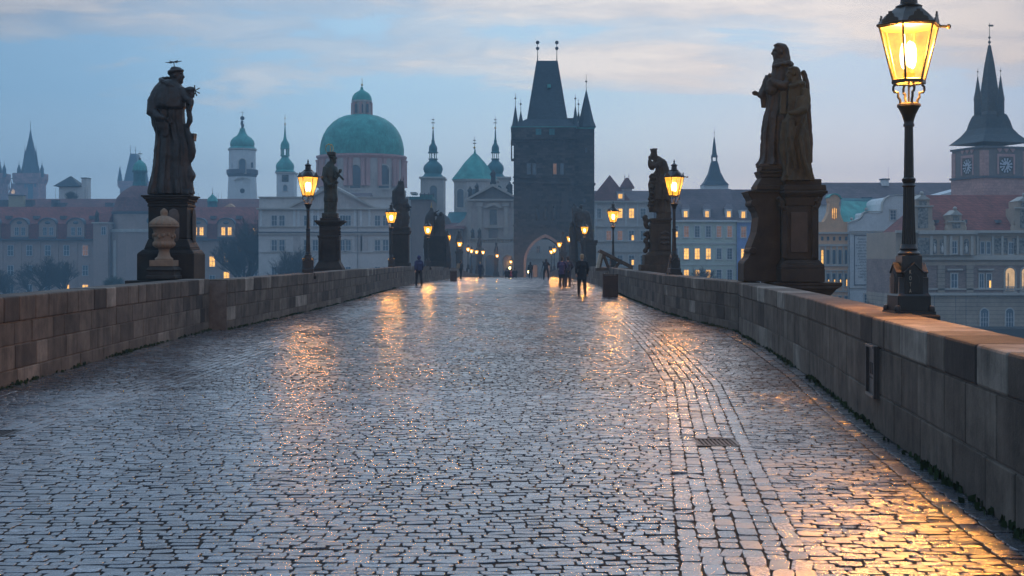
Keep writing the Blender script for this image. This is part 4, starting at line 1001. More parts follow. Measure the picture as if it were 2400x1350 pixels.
class Bld:
    def __init__(s, name, label, cat, Y, px, base=-9.0, group=None):
        s.Y = Y; s.base = base; s.r = thing(name, label, cat, (wx(px,Y), Y, base), group); s.parts = {}
    JOIN = {'corbel_table','dentils','balustrade','loggia_rail','arch_moulding','flashing','oriel','gallery'}
    def mb(s, part, m, smooth=0, new=False):
        if new and part not in s.JOIN: s.cnt = getattr(s, 'cnt', 0) + 1; part = (part, s.cnt)
        k = (part, m, smooth)
        if k not in s.parts: s.parts[k] = MB()
        return s.parts[k]
    def box(s, part, m, x0, x1, y0, y1=None, d0=0.0, d1=10.0, at=None, smooth=0):
        A = s.Y + (d0 if at is None else at); zb = s.base if y1 is None else wz(y1, A)
        s.mb(part, m, 0, True).box(wx(x0,A), wx(x1,A), s.Y+d0, s.Y+d1, zb, wz(y0,A)); return s
    def prism(s, part, m, poly, d0=0.0, d1=10.0, at=None):
        A = s.Y + (d0 if at is None else at)
        s.mb(part, m, 0, True).prism([(wx(x,A), s.base if y is None else wz(y,A)) for x,y in poly], s.Y+d0, s.Y+d1); return s
    def dome(s, part, m, px, prof, dy=0.0, n=24, smooth=40, sq=False, ph=None, sy=1.0):   # prof [(halfwidth px, py)] top or bottom first
        A = s.Y + dy; p = sorted([(hw*A/F, wz(py,A)) for hw,py in prof], key=lambda q: q[1])
        b = s.mb(part, m, 0 if sq else smooth, True)
        if sq: b.square(p, wx(px,A), A, sy)
        else: b.lathe(p, wx(px,A), A, n, sy, math.pi/n if ph is None else ph)
        return s
    def roof(s, part, m, x0, x1, ye, yr, depth, hl=0, hr=0, over=.5, d0=0.0, eave=True):
        Y = s.Y + d0; ze, zr = wz(ye, Y-over), wz(yr, Y+depth); b = s.mb(part, m, 0, True)
        e0, e1 = wx(x0,Y), wx(x1,Y); r0, r1 = wx(x0+hl,Y+depth), wx(x1-hr,Y+depth)
        if hl == 0: r0 = e0
        if hr == 0: r1 = e1
        v = [(e0,Y-over,ze),(e1,Y-over,ze),(e1,Y+2*depth,ze),(e0,Y+2*depth,ze),(r0,Y+depth,zr),(r1,Y+depth,zr)]
        b.add(v, [(0,1,5,4),(2,3,4,5),(1,2,5),(3,0,4),(3,2,1,0)]); return s
    def win(s, px, py, w, h, kind='dark', cols=2, rows=3, arch=False, d=0.0, trim=None, fm='whiteframe', name='window', sill=True):
        A = s.Y + d; k = A/F; x, z, W, H = wx(px,A), wz(py,A), w*k, h*k; t = max(.05, W*.055); f = MB(); y0, y1 = A-.13, A-.045
        ztop = z+H/2; xa, xb, zb = x-W/2, x+W/2, z-H/2
        f.box(xa,xa+t,y0,y1,zb,ztop); f.box(xb-t,xb,y0,y1,zb,ztop); f.box(xa+t,xb-t,y0,y1,zb,zb+t)
        if not arch: f.box(xa+t,xb-t,y0,y1,ztop-t,ztop)
        else: f.tube([(x-W/2*.97*math.cos(a),(y0+y1)/2,ztop+W/2*.97*math.sin(a)) for a in [math.pi*i/8 for i in range(9)]], t*.6, 5)
        for i in range(1, cols): f.box(xa+W*i/cols-t*.45, xa+W*i/cols+t*.45, y0+.01, y1, zb+t, ztop-t)
        for j in range(1, rows): f.box(xa+t, xb-t, y0+.02, y1-.005, zb+H*j/rows-t*.4, zb+H*j/rows+t*.4)
        fo = f.build(name, MT[fm], s.r)
        g = MB(); mt = {'dark':'glass','lit':'lit','pale':'litpale','dim':'litdim','half':'glass'}[kind]
        if arch: g.prism([(xa+.01,zb+.01),(xb-.01,zb+.01)]+[(x+(W/2-.01)*math.cos(a),ztop+(W/2-.01)*math.sin(a)) for a in [math.pi*i/8 for i in range(9)]], A-.05, A-.02)
        else: g.box(xa+.01,xb-.01,A-.05,A-.02,zb+.01,ztop-.01)
        g.build('pane', MT[mt], fo)
        if kind == 'half': MB().box(x+.02,xb-t,A-.06,A-.052,zb+t,z+H*.02).build('lit_pane', MT['lit'], fo)
        if trim:
            m = MT[trim]; b = MB(); q = max(.12, W*.13)
            b.box(xa-q,xa,A-.10,A-.01,zb,ztop); b.box(xb,xb+q,A-.10,A-.01,zb,ztop)
            if not arch: b.box(xa-q*1.3,xb+q*1.3,A-.16,A-.01,ztop,ztop+q*1.1)
            else: b.tube([(x-(W/2+q*.5)*math.cos(a),A-.06,ztop+(W/2+q*.5)*math.sin(a)) for a in [math.pi*i/8 for i in range(9)]], q*.5, 5)
            if sill: b.box(xa-q*1.3,xb+q*1.3,A-.2,A-.01,zb-q*.9,zb)
            b.build('surround', m, fo)
        return s
    def finial(s, px, y0, y1, ball=None, dy=0.0, r=.7, m='ironplain', part='finial', cross=False, br=2.0):
        A = s.Y+dy; b = s.mb(part, MT[m], 40, True); b.tube([P(px,y0,A), P(px,y1,A)], [r*A/F, r*.5*A/F], 6)
        if ball: b.ell(P(px,ball,A), br*A/F, 10, 8)
        if cross:
            for j, wd in ((.28,3.2),(.5,4.2)):
                zc = wz(y1+(y0-y1)*j,A); b.box(wx(px-wd,A),wx(px+wd,A),A-.08,A+.08,zc-.1,zc+.1)
        return s
    def done(s):
        for (part, m, sm), b in s.parts.items(): b.build(part if isinstance(part, str) else part[0], m, s.r, sm)
        return s.r
T_ = MT

# ------------------------------------------------------------------ gate tower
def gate_tower():
    b = Bld('gate_tower', 'tall dark gothic bridge gate tower with a steep wedge roof and pointed arch', 'tower', 250, 1285, -4.3)
    arch = []
    for i in range(9):
        t = i/8; a = R(0+72*t); arch.append((1233+ (1 - math.cos(a))*65.2, 616 - math.sin(a)*63))
    L = [(x, y) for x, y in arch]; Rr = [(2*1278-x, y) for x, y in arch][::-1]
    b.prism('wall', T_['towerstone'], [(1204,327),(1347,327),(1347,None),(1323,None)] + [(1323,616)] + Rr[:-1][::-1][::-1][0:0] + [(p[0],p[1]) for p in [(2*1278-x,y) for x,y in arch]][1:] + L[::-1] + [(1233,None),(1204,None)], 0, 9.5)
    out = [(1278+(x-1278)*1.13, 616-(616-y)*1.12) for x,y in L]
    mould = [(p[0],p[1]) for p in L] + [(2*1278-p[0],p[1]) for p in L][::-1]; om = out + [(2*1278-p[0],p[1]) for p in out][::-1]
    mb = b.mb('arch_moulding', T_['museum_brick'])
    A = b.Y
    for i in range(len(mould)-1):
        q = [mould[i], mould[i+1], om[i+1], om[i]]
        mb.prism([(wx(x,A), wz(y,A)) for x,y in q], A-.35, A-.02)
    for s in (-1, 1): b.box('arch_moulding', T_['museum_brick'], min(1278+s*45.2,1278+s*51), max(1278+s*45.2,1278+s*51), 616.5, None, -.35, -.02)
    b.box('stair_turret', T_['towerstone'], 1347.2, 1394, 300, None, 1.2, 8.6, at=0)
    b.box('stair_turret', T_['towerstone'], 1346, 1396.5, 428, 433, .9, 8.9, at=0)
    b.box('gallery', T_['towerstone'], 1198, 1350, 299, 326.7, -.7, 10.2, at=0)
    b.box('string_course', T_['towerstone'], 1201, 1349.5, 427, 431, -.35, -.02, at=0); b.box('string_course', T_['towerstone'], 1202, 1349, 527, 531, -.4, -.02, at=0); b.box('string_course', T_['towerstone'], 1202, 1349, 414, 417, -.3, -.02, at=0)
    for i in range(15): b.box('corbel_table', T_['towerstone'], 1200+i*10, 1205+i*10, 327, 334, -.55, -.02, at=0)
    for x in (1209, 1341): b.box('buttress', T_['towerstone'], x-5, x+5, 335, None, -.3, -.021, at=0)
    b.box('oriel', T_['towerstone'], 1197.5, 1200.5, 340, 372, -.3, 1.5, at=0); b.box('oriel', T_['towerstone'], 1198, 1203.9, 372, 377, -.3, 1.5, at=0); b.box('oriel', T_['towerstone'], 1197, 1203.9, 328, 340, -.3, 1.5, at=0)
    b.box('flashing', T_['copper'], 1197, 1351, 297.5, 299, -.8, 10.3, at=0); b.box('flashing', T_['copper'], 1346.5, 1395, 298.2, 300, .9, 8.9, at=0)
    mb = b.mb('roof', T_['slate'])
    def fr(x0,x1,yb,x2,x3,yt,d0,d1,d2,d3):
        B0, B1, C0, C1 = A+d0, A+d1, A+d2, A+d3; zb, zt = wz(yb,A), wz(yt,A+5)
        mb.hexa([(wx(x0,A),B0,zb),(wx(x1,A),B0,zb),(wx(x1,A),B1,zb),(wx(x0,A),B1,zb),(wx(x2,A),C0,zt),(wx(x3,A),C0,zt),(wx(x3,A),C1,zt),(wx(x2,A),C1,zt)])
    fr(1199,1349,297.4,1233,1333,284,-.4,9.9,1.2,8.2); fr(1234,1332,285,1258.5,1309,143,1.3,8.1,4.6,5.2)
    b.box('roof_annex', T_['slate'], 1330, 1356, 274, 297, 2, 8, at=0)
    b.box('roof_hatch', T_['copper'], 1283, 1291, 197, 205, 2.2, 3.6, at=2)
    for x in (1262, 1293.5): b.box('shutter', T_['copperd'], x-6.5, x+6.5, 302, 316, -.78, -.705, at=-.7)
    for px, hw, yb, yt, rod, ball, dy in ((1208,9,298,250,218,230.5,.6),(1220.5,7.5,292,262,233,244,9),(1348.5,9,298,250,219,231,.8),(1356,6,285,262,232,244,9),(1374,21,298.3,212,174,191,4.5)):
        b.dome('spire', T_['slate'], px, [(hw*1.15,yb),(hw*.86,yb-(yb-yt)*.18),(hw*.5,yb-(yb-yt)*.55),(1.1,yt)], dy, 8, 0); b.finial(px, yt, rod, ball, dy, br=2.4)
    for x, bx in ((1260,1), (1305,-1)): b.finial(x, 144, 97, 113.5, 5, 1.0, br=4.2); b.mb('finial', T_['ironplain'], 40, True).ell(P(x,99.5,A+5), 4.4*(A+5)/F, 12, 8); b.mb('finial', T_['ironplain'], 40, True).lathe([(1.3*A/F,wz(144,A+5)),(.8*A/F,wz(125,A+5))], wx(x,A+5), A+5, 8)
    for x, k in ((1239.5,'dark'),(1252.5,'dark'),(1300.5,'dim'),(1317,'dark')): b.win(x, 396, 9, 26, k, 1, 2, trim='brownfig', fm='dark_trim')
    for x in (1247, 1310): b.prism('gothic_hood', T_['brownfig'], [(x-15,381),(x,366),(x+15,381),(x+12,381),(x,369.5),(x-12,381)], -.3, -.02)
    b.win(1374, 352, 5, 11, 'dark', 1, 1, d=1.2, fm='dark_trim'); b.win(1370, 470, 4, 9, 'dark', 1, 1, d=1.2, fm='dark_trim')
    for x0, x1, y0, y1 in ((1265,1291,478,522),(1222,1240,448,500),(1316,1334,448,500),(1252,1304,535,552)): b.box('relief_panel', T_['brownfig'], x0, x1, y0, y1, -.18, -.01, at=0)
    for i in range(10): b.box('tracery_rib', T_['brownfig'], 1207+i*14.6, 1208.4+i*14.6, 440, 525, -.14, -.012, at=0)
    for x in (1228, 1254, 1302, 1328): b.prism('tracery_arch', T_['brownfig'], [(x-6,452),(x,440),(x+6,452),(x+5,452),(x,442.5),(x-5,452)], -.2, -.02)
    for x in (1258, 1278, 1298):
        q = b.mb('niche_saint', T_['brownfig'], 60, True); q.ell((wx(x,A), A-.45, wz(503,A)), (.42,.3,1.3), 10, 8); q.ell((wx(x,A), A-.5, wz(484,A)), (.24,.24,.3), 10, 8); q.cbox(wx(x,A), A-.4, wz(526,A), 1.0, .6, .7)
    for x in (1218, 1338): b.box('coat_of_arms', T_['brownfig'], x-5, x+5, 538, 550, -.2, -.02, at=0)
    for i in range(9): b.box('coat_of_arms', T_['brownfig'], 1215+i*14.5, 1222+i*14.5, 532.5, 541, -.22, -.02, at=0)
    b.done()
gate_tower()
def arch_house():
    b = Bld('square_house', 'pale house wall with small doorways glimpsed through the gate arch', 'house', 292, 1285, -4.4)
    b.box('wall', T_['plaster_cream'], 1200, 1394, 480, None, 0, 10); b.roof('roof', T_['tilegrey'], 1198, 1396, 480, 462, 5)
    for x in (1262, 1290, 1318): b.win(x, 585, 8, 16, 'dark', 2, 2, trim='trim'); 
    for x in (1254, 1283, 1312): b.win(x, 638, 12, 24, 'dim', 1, 1, True, trim='trim', fm='dark_trim', name='doorway')
    b.box('band', T_['trim'], 1200, 1394, 606, 608, -.3, -.02, at=0); b.done()
arch_house()
# ------------------------------------------------------------------ domed church by the gate
def dome_church():
    b = Bld('domed_church', 'domed church with a huge green copper dome and rose pilasters', 'church', 288, 848); n = 8
    b.dome('drum', T_['church'], 848, [(101,376),(100,447),(104,447.5),(104,520)], 10, 16, 0)
    b.dome('cornice', T_['pinkstone'], 848, [(106,367),(106,371),(101.5,376.5)], 10, 16, 0); b.dome('cornice', T_['church'], 848, [(104.5,447),(104.5,451)], 10, 16, 0)
    A = b.Y+10; R0 = 100.5*A/F; cx = wx(848, A)
    for k in range(16):
        a = -math.pi/2 + (k+.5)*math.pi/8
        for o in (-.055, .055):
            x, y = cx+math.cos(a+o)*R0*1.0, A+math.sin(a+o)*R0*1.0
            if y < A+2: b.mb('pilaster', T_['pinkstone'], 40, True).lathe([(.62,wz(440,A)),(.55,wz(436,A)),(.55,wz(382,A)),(.75,wz(377,A))], x, y, 8)
    prof = [(97,366),(98,352),(95.5,335),(90,318),(81,302),(69,289),(55,279),(40,272.5),(26,270)]
    mb = b.mb('dome', T_['copper'], 35); m = 96
    mb.loft([[(cx+hw*A/F*(1+.012*(j%6==0))*math.cos(2*math.pi*j/m), A+hw*A/F*(1+.012*(j%6==0))*math.sin(2*math.pi*j/m), wz(py,A)) for j in range(m)] for hw,py in prof])
    b.dome('lantern', T_['church'], 848, [(23,271),(22,240),(25,240),(25,236)], 10, 8, 0)
    for k in range(8):
        a = math.pi/8 + k*math.pi/4 + math.pi/8; x, y = cx+math.cos(a)*22*A/F, A+math.sin(a)*22*A/F
        b.mb('lantern_pilaster', T_['pinkstone'], 0, True).lathe([(.35,wz(271,A)),(.35,wz(241,A))], x, y, 6)
    b.dome('cupola', T_['copper'], 848, [(24,236),(22,227),(17,219),(9,214),(4,211),(2.5,204)], 10, 24); b.finial(848.5, 206, 183, 199, 10, 1.0, 'gold', br=2.6)
    for dx in (-13.5, 0, 13.5): b.win(848+dx, 255, 6, 18, 'dark', 1, 2, True, d=10-22*A/F*(.93 if dx else 1.0)-.1, fm='dark_trim')
    for dx in (-66, 66): b.win(848+dx*.78, 415, 18, 36, 'dark', 3, 5, True, d=10-R0*.86, fm='dark_trim', trim='church', name='drum_window')
    for x in (833, 899.5): b.win(x, 420, 24, 42, 'dark', 3, 5, True, d=10-R0*(.985 if x == 833 else .86)-.05, fm='dark_trim', trim='trim', name='drum_window')
    b.done()
    # monastery front
    b = Bld('monastery', 'long cream monastery front with a low triangular pediment below the green dome', 'building', 266, 780); Y = 266
    b.box('wall', T_['plaster_cream'], 606, 962, 487, None, 0, 14)
    b.box('attic', T_['plaster_cream'], 606, 720, 463, 486.9, .6, 12, at=0); b.box('attic', T_['plaster_cream'], 833, 962, 463, 486.9, .6, 12, at=0)
    for x0, x1 in ((604,720),(833,964)): b.box('attic_cornice', T_['trim'], x0, x1, 460.5, 463, .2, 12.3, at=0)
    b.prism('pediment', T_['church'], [(681,486.9),(874,486.9),(777,438)], .1, 10); b.prism('pediment', T_['trim'], [(672,487),(681,487),(777,438.5),(874,487),(883,487),(777,432)], -.6, 10.4, at=0)
    b.box('cornice', T_['trim'], 602, 966, 487.1, 491, -.7, -.02, at=0); b.box('band', T_['trim'], 606, 962, 531, 533, -.22, -.02, at=0); b.box('band', T_['dark_trim'], 606, 962, 543, 545.5, -.5, -.02, at=0); b.box('band', T_['trim'], 606, 962, 545.6, 550, -.35, -.02, at=0)
    b.box('band', T_['trim'], 606, 962, 590.5, 592, -.2, -.02, at=0)
    for x in (612, 690, 700, 732, 746, 832, 846, 866, 952): b.box('pilaster', T_['plaster_white'], x-2.5, x+2.5, 491.2, 530.5, -.14, -.02, at=0)
    for x in (696, 840, 854): b.box('panel_line', T_['church'], x-9, x+9, 553, 588, -.06, -.015, at=0)
    b.box('drainpipe', T_['dark_trim'], 838, 838.8, 493, 640, -.2, -.08, at=0)
    for x in (643, 661, 719, 739, 803, 816, 885, 904):
        b.win(x, 517, 13.5, 25, 'dark', 2, 2); b.win(x, 575, 13.5, 26, 'dark', 2, 2, trim='trim'); b.win(x, 637, 13, 24, 'dark', 2, 2)
    b.roof('roof', T_['tilegrey'], 700, 860, 470, 452, 9, d0=2)
    b.done()
    b = Bld('grey_house', 'plain grey brown house wall between the monastery and the twin spired church', 'house', 262, 985)
    b.box('wall', T_['plaster_grey'], 963, 1012, 468, None, 0, 16); b.box('roof', T_['copperd'], 960, 1014, 461, 467.9, -.5, 15, at=0); b.box('parapet', T_['trim'], 962, 975, 450, 455, 2, 8, at=2)
    b.box('drainpipe', T_['dark_trim'], 1006, 1006.8, 470, 640, -.15, -.02, at=0); b.win(996, 590, 8, 16, 'dark', 2, 2)
    b.done()
dome_church()

# ------------------------------------------------------------------ twin spired church
def onion_tower(b, px, dy, body, wtop, k=1.0, m='copperd'):
    """body (x0,x1,ytop); slender baroque helm above"""
    x0, x1, yt = body; A = b.Y+dy
    b.box('tower_wall', T_['church'], x0, x1, yt+4, None, dy-5, dy+5, at=dy); b.box('tower_cornice', T_['trim'], x0-3, x1+3, yt, yt+3.9, dy-5.6, dy+5.6, at=dy)
    s = wtop
    b.dome('helm', T_[m], px, [(s*1.15,yt),(s*.85,yt-5*k),(s*.72,yt-10*k),(s*.80,yt-15*k),(s*.86,yt-21*k),(s*.80,yt-28*k),(s*.60,yt-34*k),(s*.38,yt-39*k),(s*.34,yt-42*k),(s*.42,yt-43*k),(s*.42,yt-45*k)], dy, 16)
    for q in range(8):
        a = q*math.pi/4+.39; b.mb('helm_column', T_[m], 40, True).lathe([(.9*k*A/F,wz(yt-45*k,A)),(.9*k*A/F,wz(yt-58*k,A))], wx(px,A)+s*.30*A/F*math.cos(a), A+s*.30*A/F*math.sin(a), 6)
    b.dome('helm', T_[m], px, [(s*.46,yt-58*k),(s*.46,yt-60*k),(s*.36,yt-62*k),(s*.38,yt-68*k),(s*.34,yt-74*k),(s*.18,yt-80*k),(s*.14,yt-84*k),(s*.17,yt-86*k),(s*.10,yt-90*k),(s*.05,yt-112*k)], dy, 12)
    b.finial(px, yt-112*k, yt-146*k, None, dy, .6, 'ironplain', 'cross', True); b.mb('ball', T_['gold'], 40).ell(P(px,yt-117*k,A), 2.6*k*A/F, 10, 8)
def salvator():
    b = Bld('twin_spired_church', 'baroque church with two slender onion spires and a teal octagonal roof', 'church', 282, 1120)
    onion_tower(b, 1015, 45, (989,1042,417), 27); onion_tower(b, 1161, 45, (1141,1195,417), 24)
    for x in (1016, 1168): b.win(x, 462, 16, 38, 'dark', 2, 4, True, d=40, trim='trim', fm='dark_trim')
    b.dome('crossing_drum', T_['church'], 1116, [(55,427),(55,520)], 26, 8, 0); b.dome('drum_cornice', T_['trim'], 1116, [(59,422),(58,426.9)], 26, 8, 0)
    b.dome('crossing_roof', T_['copper'], 1113, [(58,421.9),(44,405),(27,383),(9,364),(3,359),(1.2,350)], 26, 8, 0); b.finial(1112, 352, 320, None, 26, .6, 'ironplain', 'cross', True); b.mb('ball', T_['gold'], 40).ell(P(1112,346,b.Y+26), 3.0*(b.Y+26)/F, 10, 8)
    b.win(1079, 468, 15, 36, 'dark', 2, 5, True, d=13.4, trim='trim', fm='dark_trim', name='drum_window')
    b.win(1112, 462, 10, 30, 'dark', 2, 4, True, d=10.4, trim='trim', fm='dark_trim', name='drum_window')
    # west front
    b.box('front_wall', T_['church'], 1094, 1212, 466, None, 0, 14); b.prism('pediment', T_['plaster_grey'], [(1098,465.9),(1212,465.9),(1155,436)], .3, 8); b.prism('pediment_frame', T_['trim'], [(1090,467),(1099,467),(1155,437),(1212,467),(1221,467),(1155,431)], -.7, 8.4, at=0)
    b.box('front_cornice', T_['trim'], 1090, 1221, 467.1, 471, -.8, -.02, at=0)
    for x in (1100, 1124, 1186, 1206): b.box('pilaster', T_['trim'], x-5, x+5, 471.2, 556, -.35, -.02, at=0); b.box('capital', T_['trim'], x-8, x+8, 474, 484, -.5, -.351, at=0)
    b.prism('side_volute', T_['church'], [(1093.9,500),(1088,512),(1076,523),(1058,531),(1040,534),(1030,536),(1030,None),(1093.9,None)], .3, 12, at=0)
    b.roof('aisle_roof', T_['copperd'], 1044, 1096, 525, 497, 8, 8, 0, d0=13)
    b.win(1156, 509, 17, 36, 'dark', 2, 4, False, trim='trim', fm='dark_trim'); b.prism('window_hood', T_['trim'], [(1135,487),(1140,480),(1148,476),(1156,474.5),(1164,476),(1172,480),(1177,487),(1170,487),(1156,481),(1142,487)], -.8, -.02)
    b.box('window_ledge', T_['trim'], 1136, 1177, 530, 534, -.8, -.02, at=0); b.win(1156, 552, 22, 32, 'dark', 2, 3, False, trim='trim', fm='dark_trim')
    for i in range(22): b.mb('baluster', T_['trim']).lathe([(.22,wz(570,278)),(.3,wz(566,278)),(.18,wz(561,278))], wx(1096+i*5.2,278), 278, 6)
    b.box('balustrade', T_['trim'], 1090, 1215, 558, 561, -4.6, -3.4, at=-4); b.box('balustrade', T_['trim'], 1090, 1215, 570, 573, -4.6, -3.4, at=-4)
    b.box('porch', T_['church'], 1086, 1216, 573, None, -5, -.02, at=-4)
    for x in (1112, 1150, 1190): b.win(x, 628, 24, 36, 'dark', 1, 1, True, d=-5, trim='trim', fm='dark_trim', name='porch_arch')
    b.box('lower_wing', T_['plaster_grey'], 1012, 1086, 536, None, -3, 10, at=0); b.prism('wing_gable', T_['plaster_grey'], [(1012,535.9),(1060,535.9),(1050,510),(1034,496),(1020,500)], 2, 8, at=0); b.roof('wing_roof', T_['tilebrown'], 1010, 1090, 536, 522, 7, d0=-3)
    b.done()
    for x, yt, yb, lab in ((1102,436,467,'weathered saint on the left corner of the church pediment'),(1118,428,455,'weathered saint on the left slope of the church pediment'),(1156,396,432,'tallest weathered saint on the peak of the church pediment'),(1195,424,466,'weathered saint on the right corner of the church pediment'),(1108,534,558,'left saint of the pair standing on the church porch balustrade'),(1124,533,558,'right saint of the pair standing on the church porch balustrade')):
        Y = 283 if yt < 500 else 278; h = yb-yt; w_ = h*.34
        r = thing('rooftop_statue', lab, 'statue', P(x,yb,Y), 'saints on the church front'); q = SB(Y)
        robe(q, [(yt+h*.13,x-w_*.2,x+w_*.2),(yt+h*.22,x-w_*.5,x+w_*.5),(yt+h*.5,x-w_*.42,x+w_*.45),(yb-h*.14,x-w_*.5,x+w_*.5)], Y, .8, 6, .1); head(q, x, yt+h*.08, h*.15, 1)
        limb(q, [(x-w_*.4,yt+h*.26,-.1,w_*.18),(x-w_*.6,yt+h*.4,-.3,w_*.15),(x-w_*.1,yt+h*.42,-.5,w_*.12)], 6); q.slab(x-w_*.6,x+w_*.6,yb-h*.15,yb,1.2)
        fuse(q, .11, 'figure', MT['darkfig'], r, amp=.05, nscale=2)
    r = thing('scaffold', 'green netted scaffolding in front of the left church spire', 'scaffold', P(1000,490,300)); MB().box(wx(985,300),wx(1016,300),300,303,wz(500,300),wz(456,300)).build('netting', MT['greennet'], r)
    q = MB()
    for x in (985,995,1005,1016): q.tube([P(x,502,299.8), P(x,452,299.8)], .12, 5)
    for y in (456,468,480,492): q.tube([P(983,y,299.7), P(1018,y,299.7)], .1, 5)
    q.build('poles', MT['ironplain'], r)
salvator()

# ------------------------------------------------------------------ towers on the skyline, left
def skyline():
    b = Bld('observatory_tower', 'pale round windowed tower with a green bell roof carrying a globe', 'tower', 420, 568)
    b.dome('wall', T_['plaster_white'], 568, [(31,354),(31,408),(32,409),(34.5,470),(35,560)], 0, 12, 0)
    b.dome('cornice', T_['trim'], 568, [(33.5,349),(33.5,352),(31,354)], 0, 12, 0); b.dome('balcony', T_['dark_trim'], 568, [(36,398),(36.5,399),(36.5,408),(34,411),(32,416)], 0, 12, 0)
    b.dome('roof', T_['copper'], 568, [(33,349),(27,344),(28.5,338),(27,330),(21,323),(13,318),(9,312),(6.5,306),(6,301)], 0, 16)
    q = b.mb('globe_bearer', T_['ironplain'], 60); A = 420; q.tube([P(568,301,A),P(569,294,A),P(566.5,288,A),P(568.5,283,A)], [.4,.55,.45,.4], 8); q.ell(P(568,277,A), 5.2*A/F, 12, 8); q.tube([P(568,272,A),P(568,260,A)], .06, 5); q.tube([P(564,264,A),P(573,264,A)], .06, 5)
    b.win(568, 393, 15, 26, 'dark', 2, 3, True, d=-4.5, fm='dark_trim', trim='trim')
    for x in (546, 591): b.win(x, 388, 5, 10, 'dark', 1, 2, True, d=-3.3, fm='dark_trim')
    q = b.mb('round_window', T_['ironplain']); q.ell(P(568,447,b.Y-4.75), (5.5*.14, .2, 5.5*.14), 14, 8); b.prism('hood', T_['trim'], [(546,424),(556,417),(568,414.5),(580,417),(590,424),(580,420.5),(568,418),(556,420.5)], -4.9, -4.4)
    b.done()
    b = Bld('clock_spire', 'slim pale bell tower with green onion helm and tall gilded spire, square clock', 'tower', 400, 668)
    b.box('wall', T_['plaster_white'], 648, 689, 407, None, -2.7, 2.7, at=-2.7); b.box('cornice', T_['trim'], 645, 692, 403, 406.9, -3.1, 3.1, at=-2.7)
    b.dome('helm', T_['copper'], 668, [(23,403),(20,398),(21.5,391),(20,384),(14,377),(9,371),(8,367),(11,366),(11,364)], 0, 16)
    for q in range(6): b.mb('helm_column', T_['copper'], 40, True).lathe([(.2,wz(364,400)),(.2,wz(349,400))], wx(668,400)+1.15*math.cos(q*1.047+.3), 400+1.15*math.sin(q*1.047+.3), 6)
    b.dome('helm', T_['copper'], 668, [(12,349),(10,346),(10.5,340),(8.5,334),(5,329),(3.5,324),(2,310),(.8,293)], 0, 12); b.finial(668, 293, 268, 291, 0, .6, 'gold', br=2.2); b.mb('finial', T_['gold'], 40, True).ell(P(668,277,400), .22, 8, 6)
    b.box('clock', T_['black'], 660.5, 676.5, 410, 426, -2.85, -2.71, at=-2.7); mb = b.mb('clock_marks', T_['gold'])
    for k in range(12):
        a = k*math.pi/6; mb.ell((wx(668.5,397.3)+.8*math.cos(a), 397.12, wz(418,397.3)+.8*math.sin(a)), (.09,.03,.09), 6, 4)
    b.win(668.5, 443, 10, 10, 'dark', 1, 1, True, d=-2.7, fm='whiteframe', trim='trim'); b.done()
    # twin gothic spires far behind
    def gothic(px, label, ytop, ypar, yb, hw):
        b = Bld('gothic_spire', label, 'tower', 700, px, -9, 'twin gothic spires'); k = hw/28
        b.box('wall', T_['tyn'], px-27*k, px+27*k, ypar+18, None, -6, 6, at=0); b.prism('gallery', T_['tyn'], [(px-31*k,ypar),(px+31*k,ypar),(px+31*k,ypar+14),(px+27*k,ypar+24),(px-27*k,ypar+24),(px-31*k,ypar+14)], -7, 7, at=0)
        b.dome('spire', T_['slate'], px, [(22*k,ypar),(16*k,ypar-28),(10*k,ypar-56),(4*k,ypar-84),(1,ypar-102)], 0, 8, 0); b.finial(px, ypar-100, ytop, ytop+10, 0, .7, br=1.4)
        for dx, yt, w_, yb_ in ((-13,ypar-58,4.2,ypar-18),(13,ypar-58,4.2,ypar-18),(-27,ypar-22,4.5,ypar),(27,ypar-22,4.5,ypar),(-18,ypar-18,3,ypar-2),(18,ypar-18,3,ypar-2)):
            b.dome('turret', T_['slate'], px+dx*k, [(w_*k,yb_+8),(w_*k,yb_-10),(w_*.5*k,(yb_+yt)/2-6),(.5,yt)], -3 if abs(dx) > 20 else -1, 6, 0); b.finial(px+dx*k, yt, yt-10, yt-2, -1, .4, br=.9)
        b.win(px, 452, 12, 30, 'dark', 2, 3, True, d=-6, fm='dark_trim')
        for dx in (-12,-6,4,11): b.win(px+dx, ypar+28, 4, 8, 'dark', 1, 1, d=-6, fm='dark_trim')
        b.done()
    gothic(71.5, 'right hand gothic twin spire with pointed corner turrets', 284, 407, 470, 28); gothic(-17, 'left hand gothic twin spire cut by the picture edge', 300, 407, 470, 28)
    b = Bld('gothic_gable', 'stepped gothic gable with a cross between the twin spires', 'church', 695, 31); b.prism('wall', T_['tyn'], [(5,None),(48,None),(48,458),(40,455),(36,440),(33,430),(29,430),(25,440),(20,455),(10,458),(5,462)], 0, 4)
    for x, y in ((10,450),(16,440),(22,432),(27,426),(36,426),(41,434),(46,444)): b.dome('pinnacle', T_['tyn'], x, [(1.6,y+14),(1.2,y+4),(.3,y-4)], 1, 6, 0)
    b.finial(31, 430, 413, None, 1, .9); b.box('finial', T_['ironplain'], 24, 38.5, 418, 419.6, .9, 1.1, at=1); b.prism('gable_window', T_['litpale'], [(27,454),(35,454),(36,449),(31,443),(26,449)], -.2, -.02); b.done()
    b = Bld('powder_tower', 'distant rosy gate tower with steep roof and corner spires', 'tower', 800, 312)
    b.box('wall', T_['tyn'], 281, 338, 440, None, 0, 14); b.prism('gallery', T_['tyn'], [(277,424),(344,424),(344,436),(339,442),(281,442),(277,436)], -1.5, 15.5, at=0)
    b.prism('roof', T_['slate'], [(290,424),(332,424),(318,360),(305,360)], 3, 10, at=3); b.finial(306, 360, 341, 352, 5, .7, br=1.5); b.finial(317.5, 360, 341, 352, 5, .7, br=1.5)
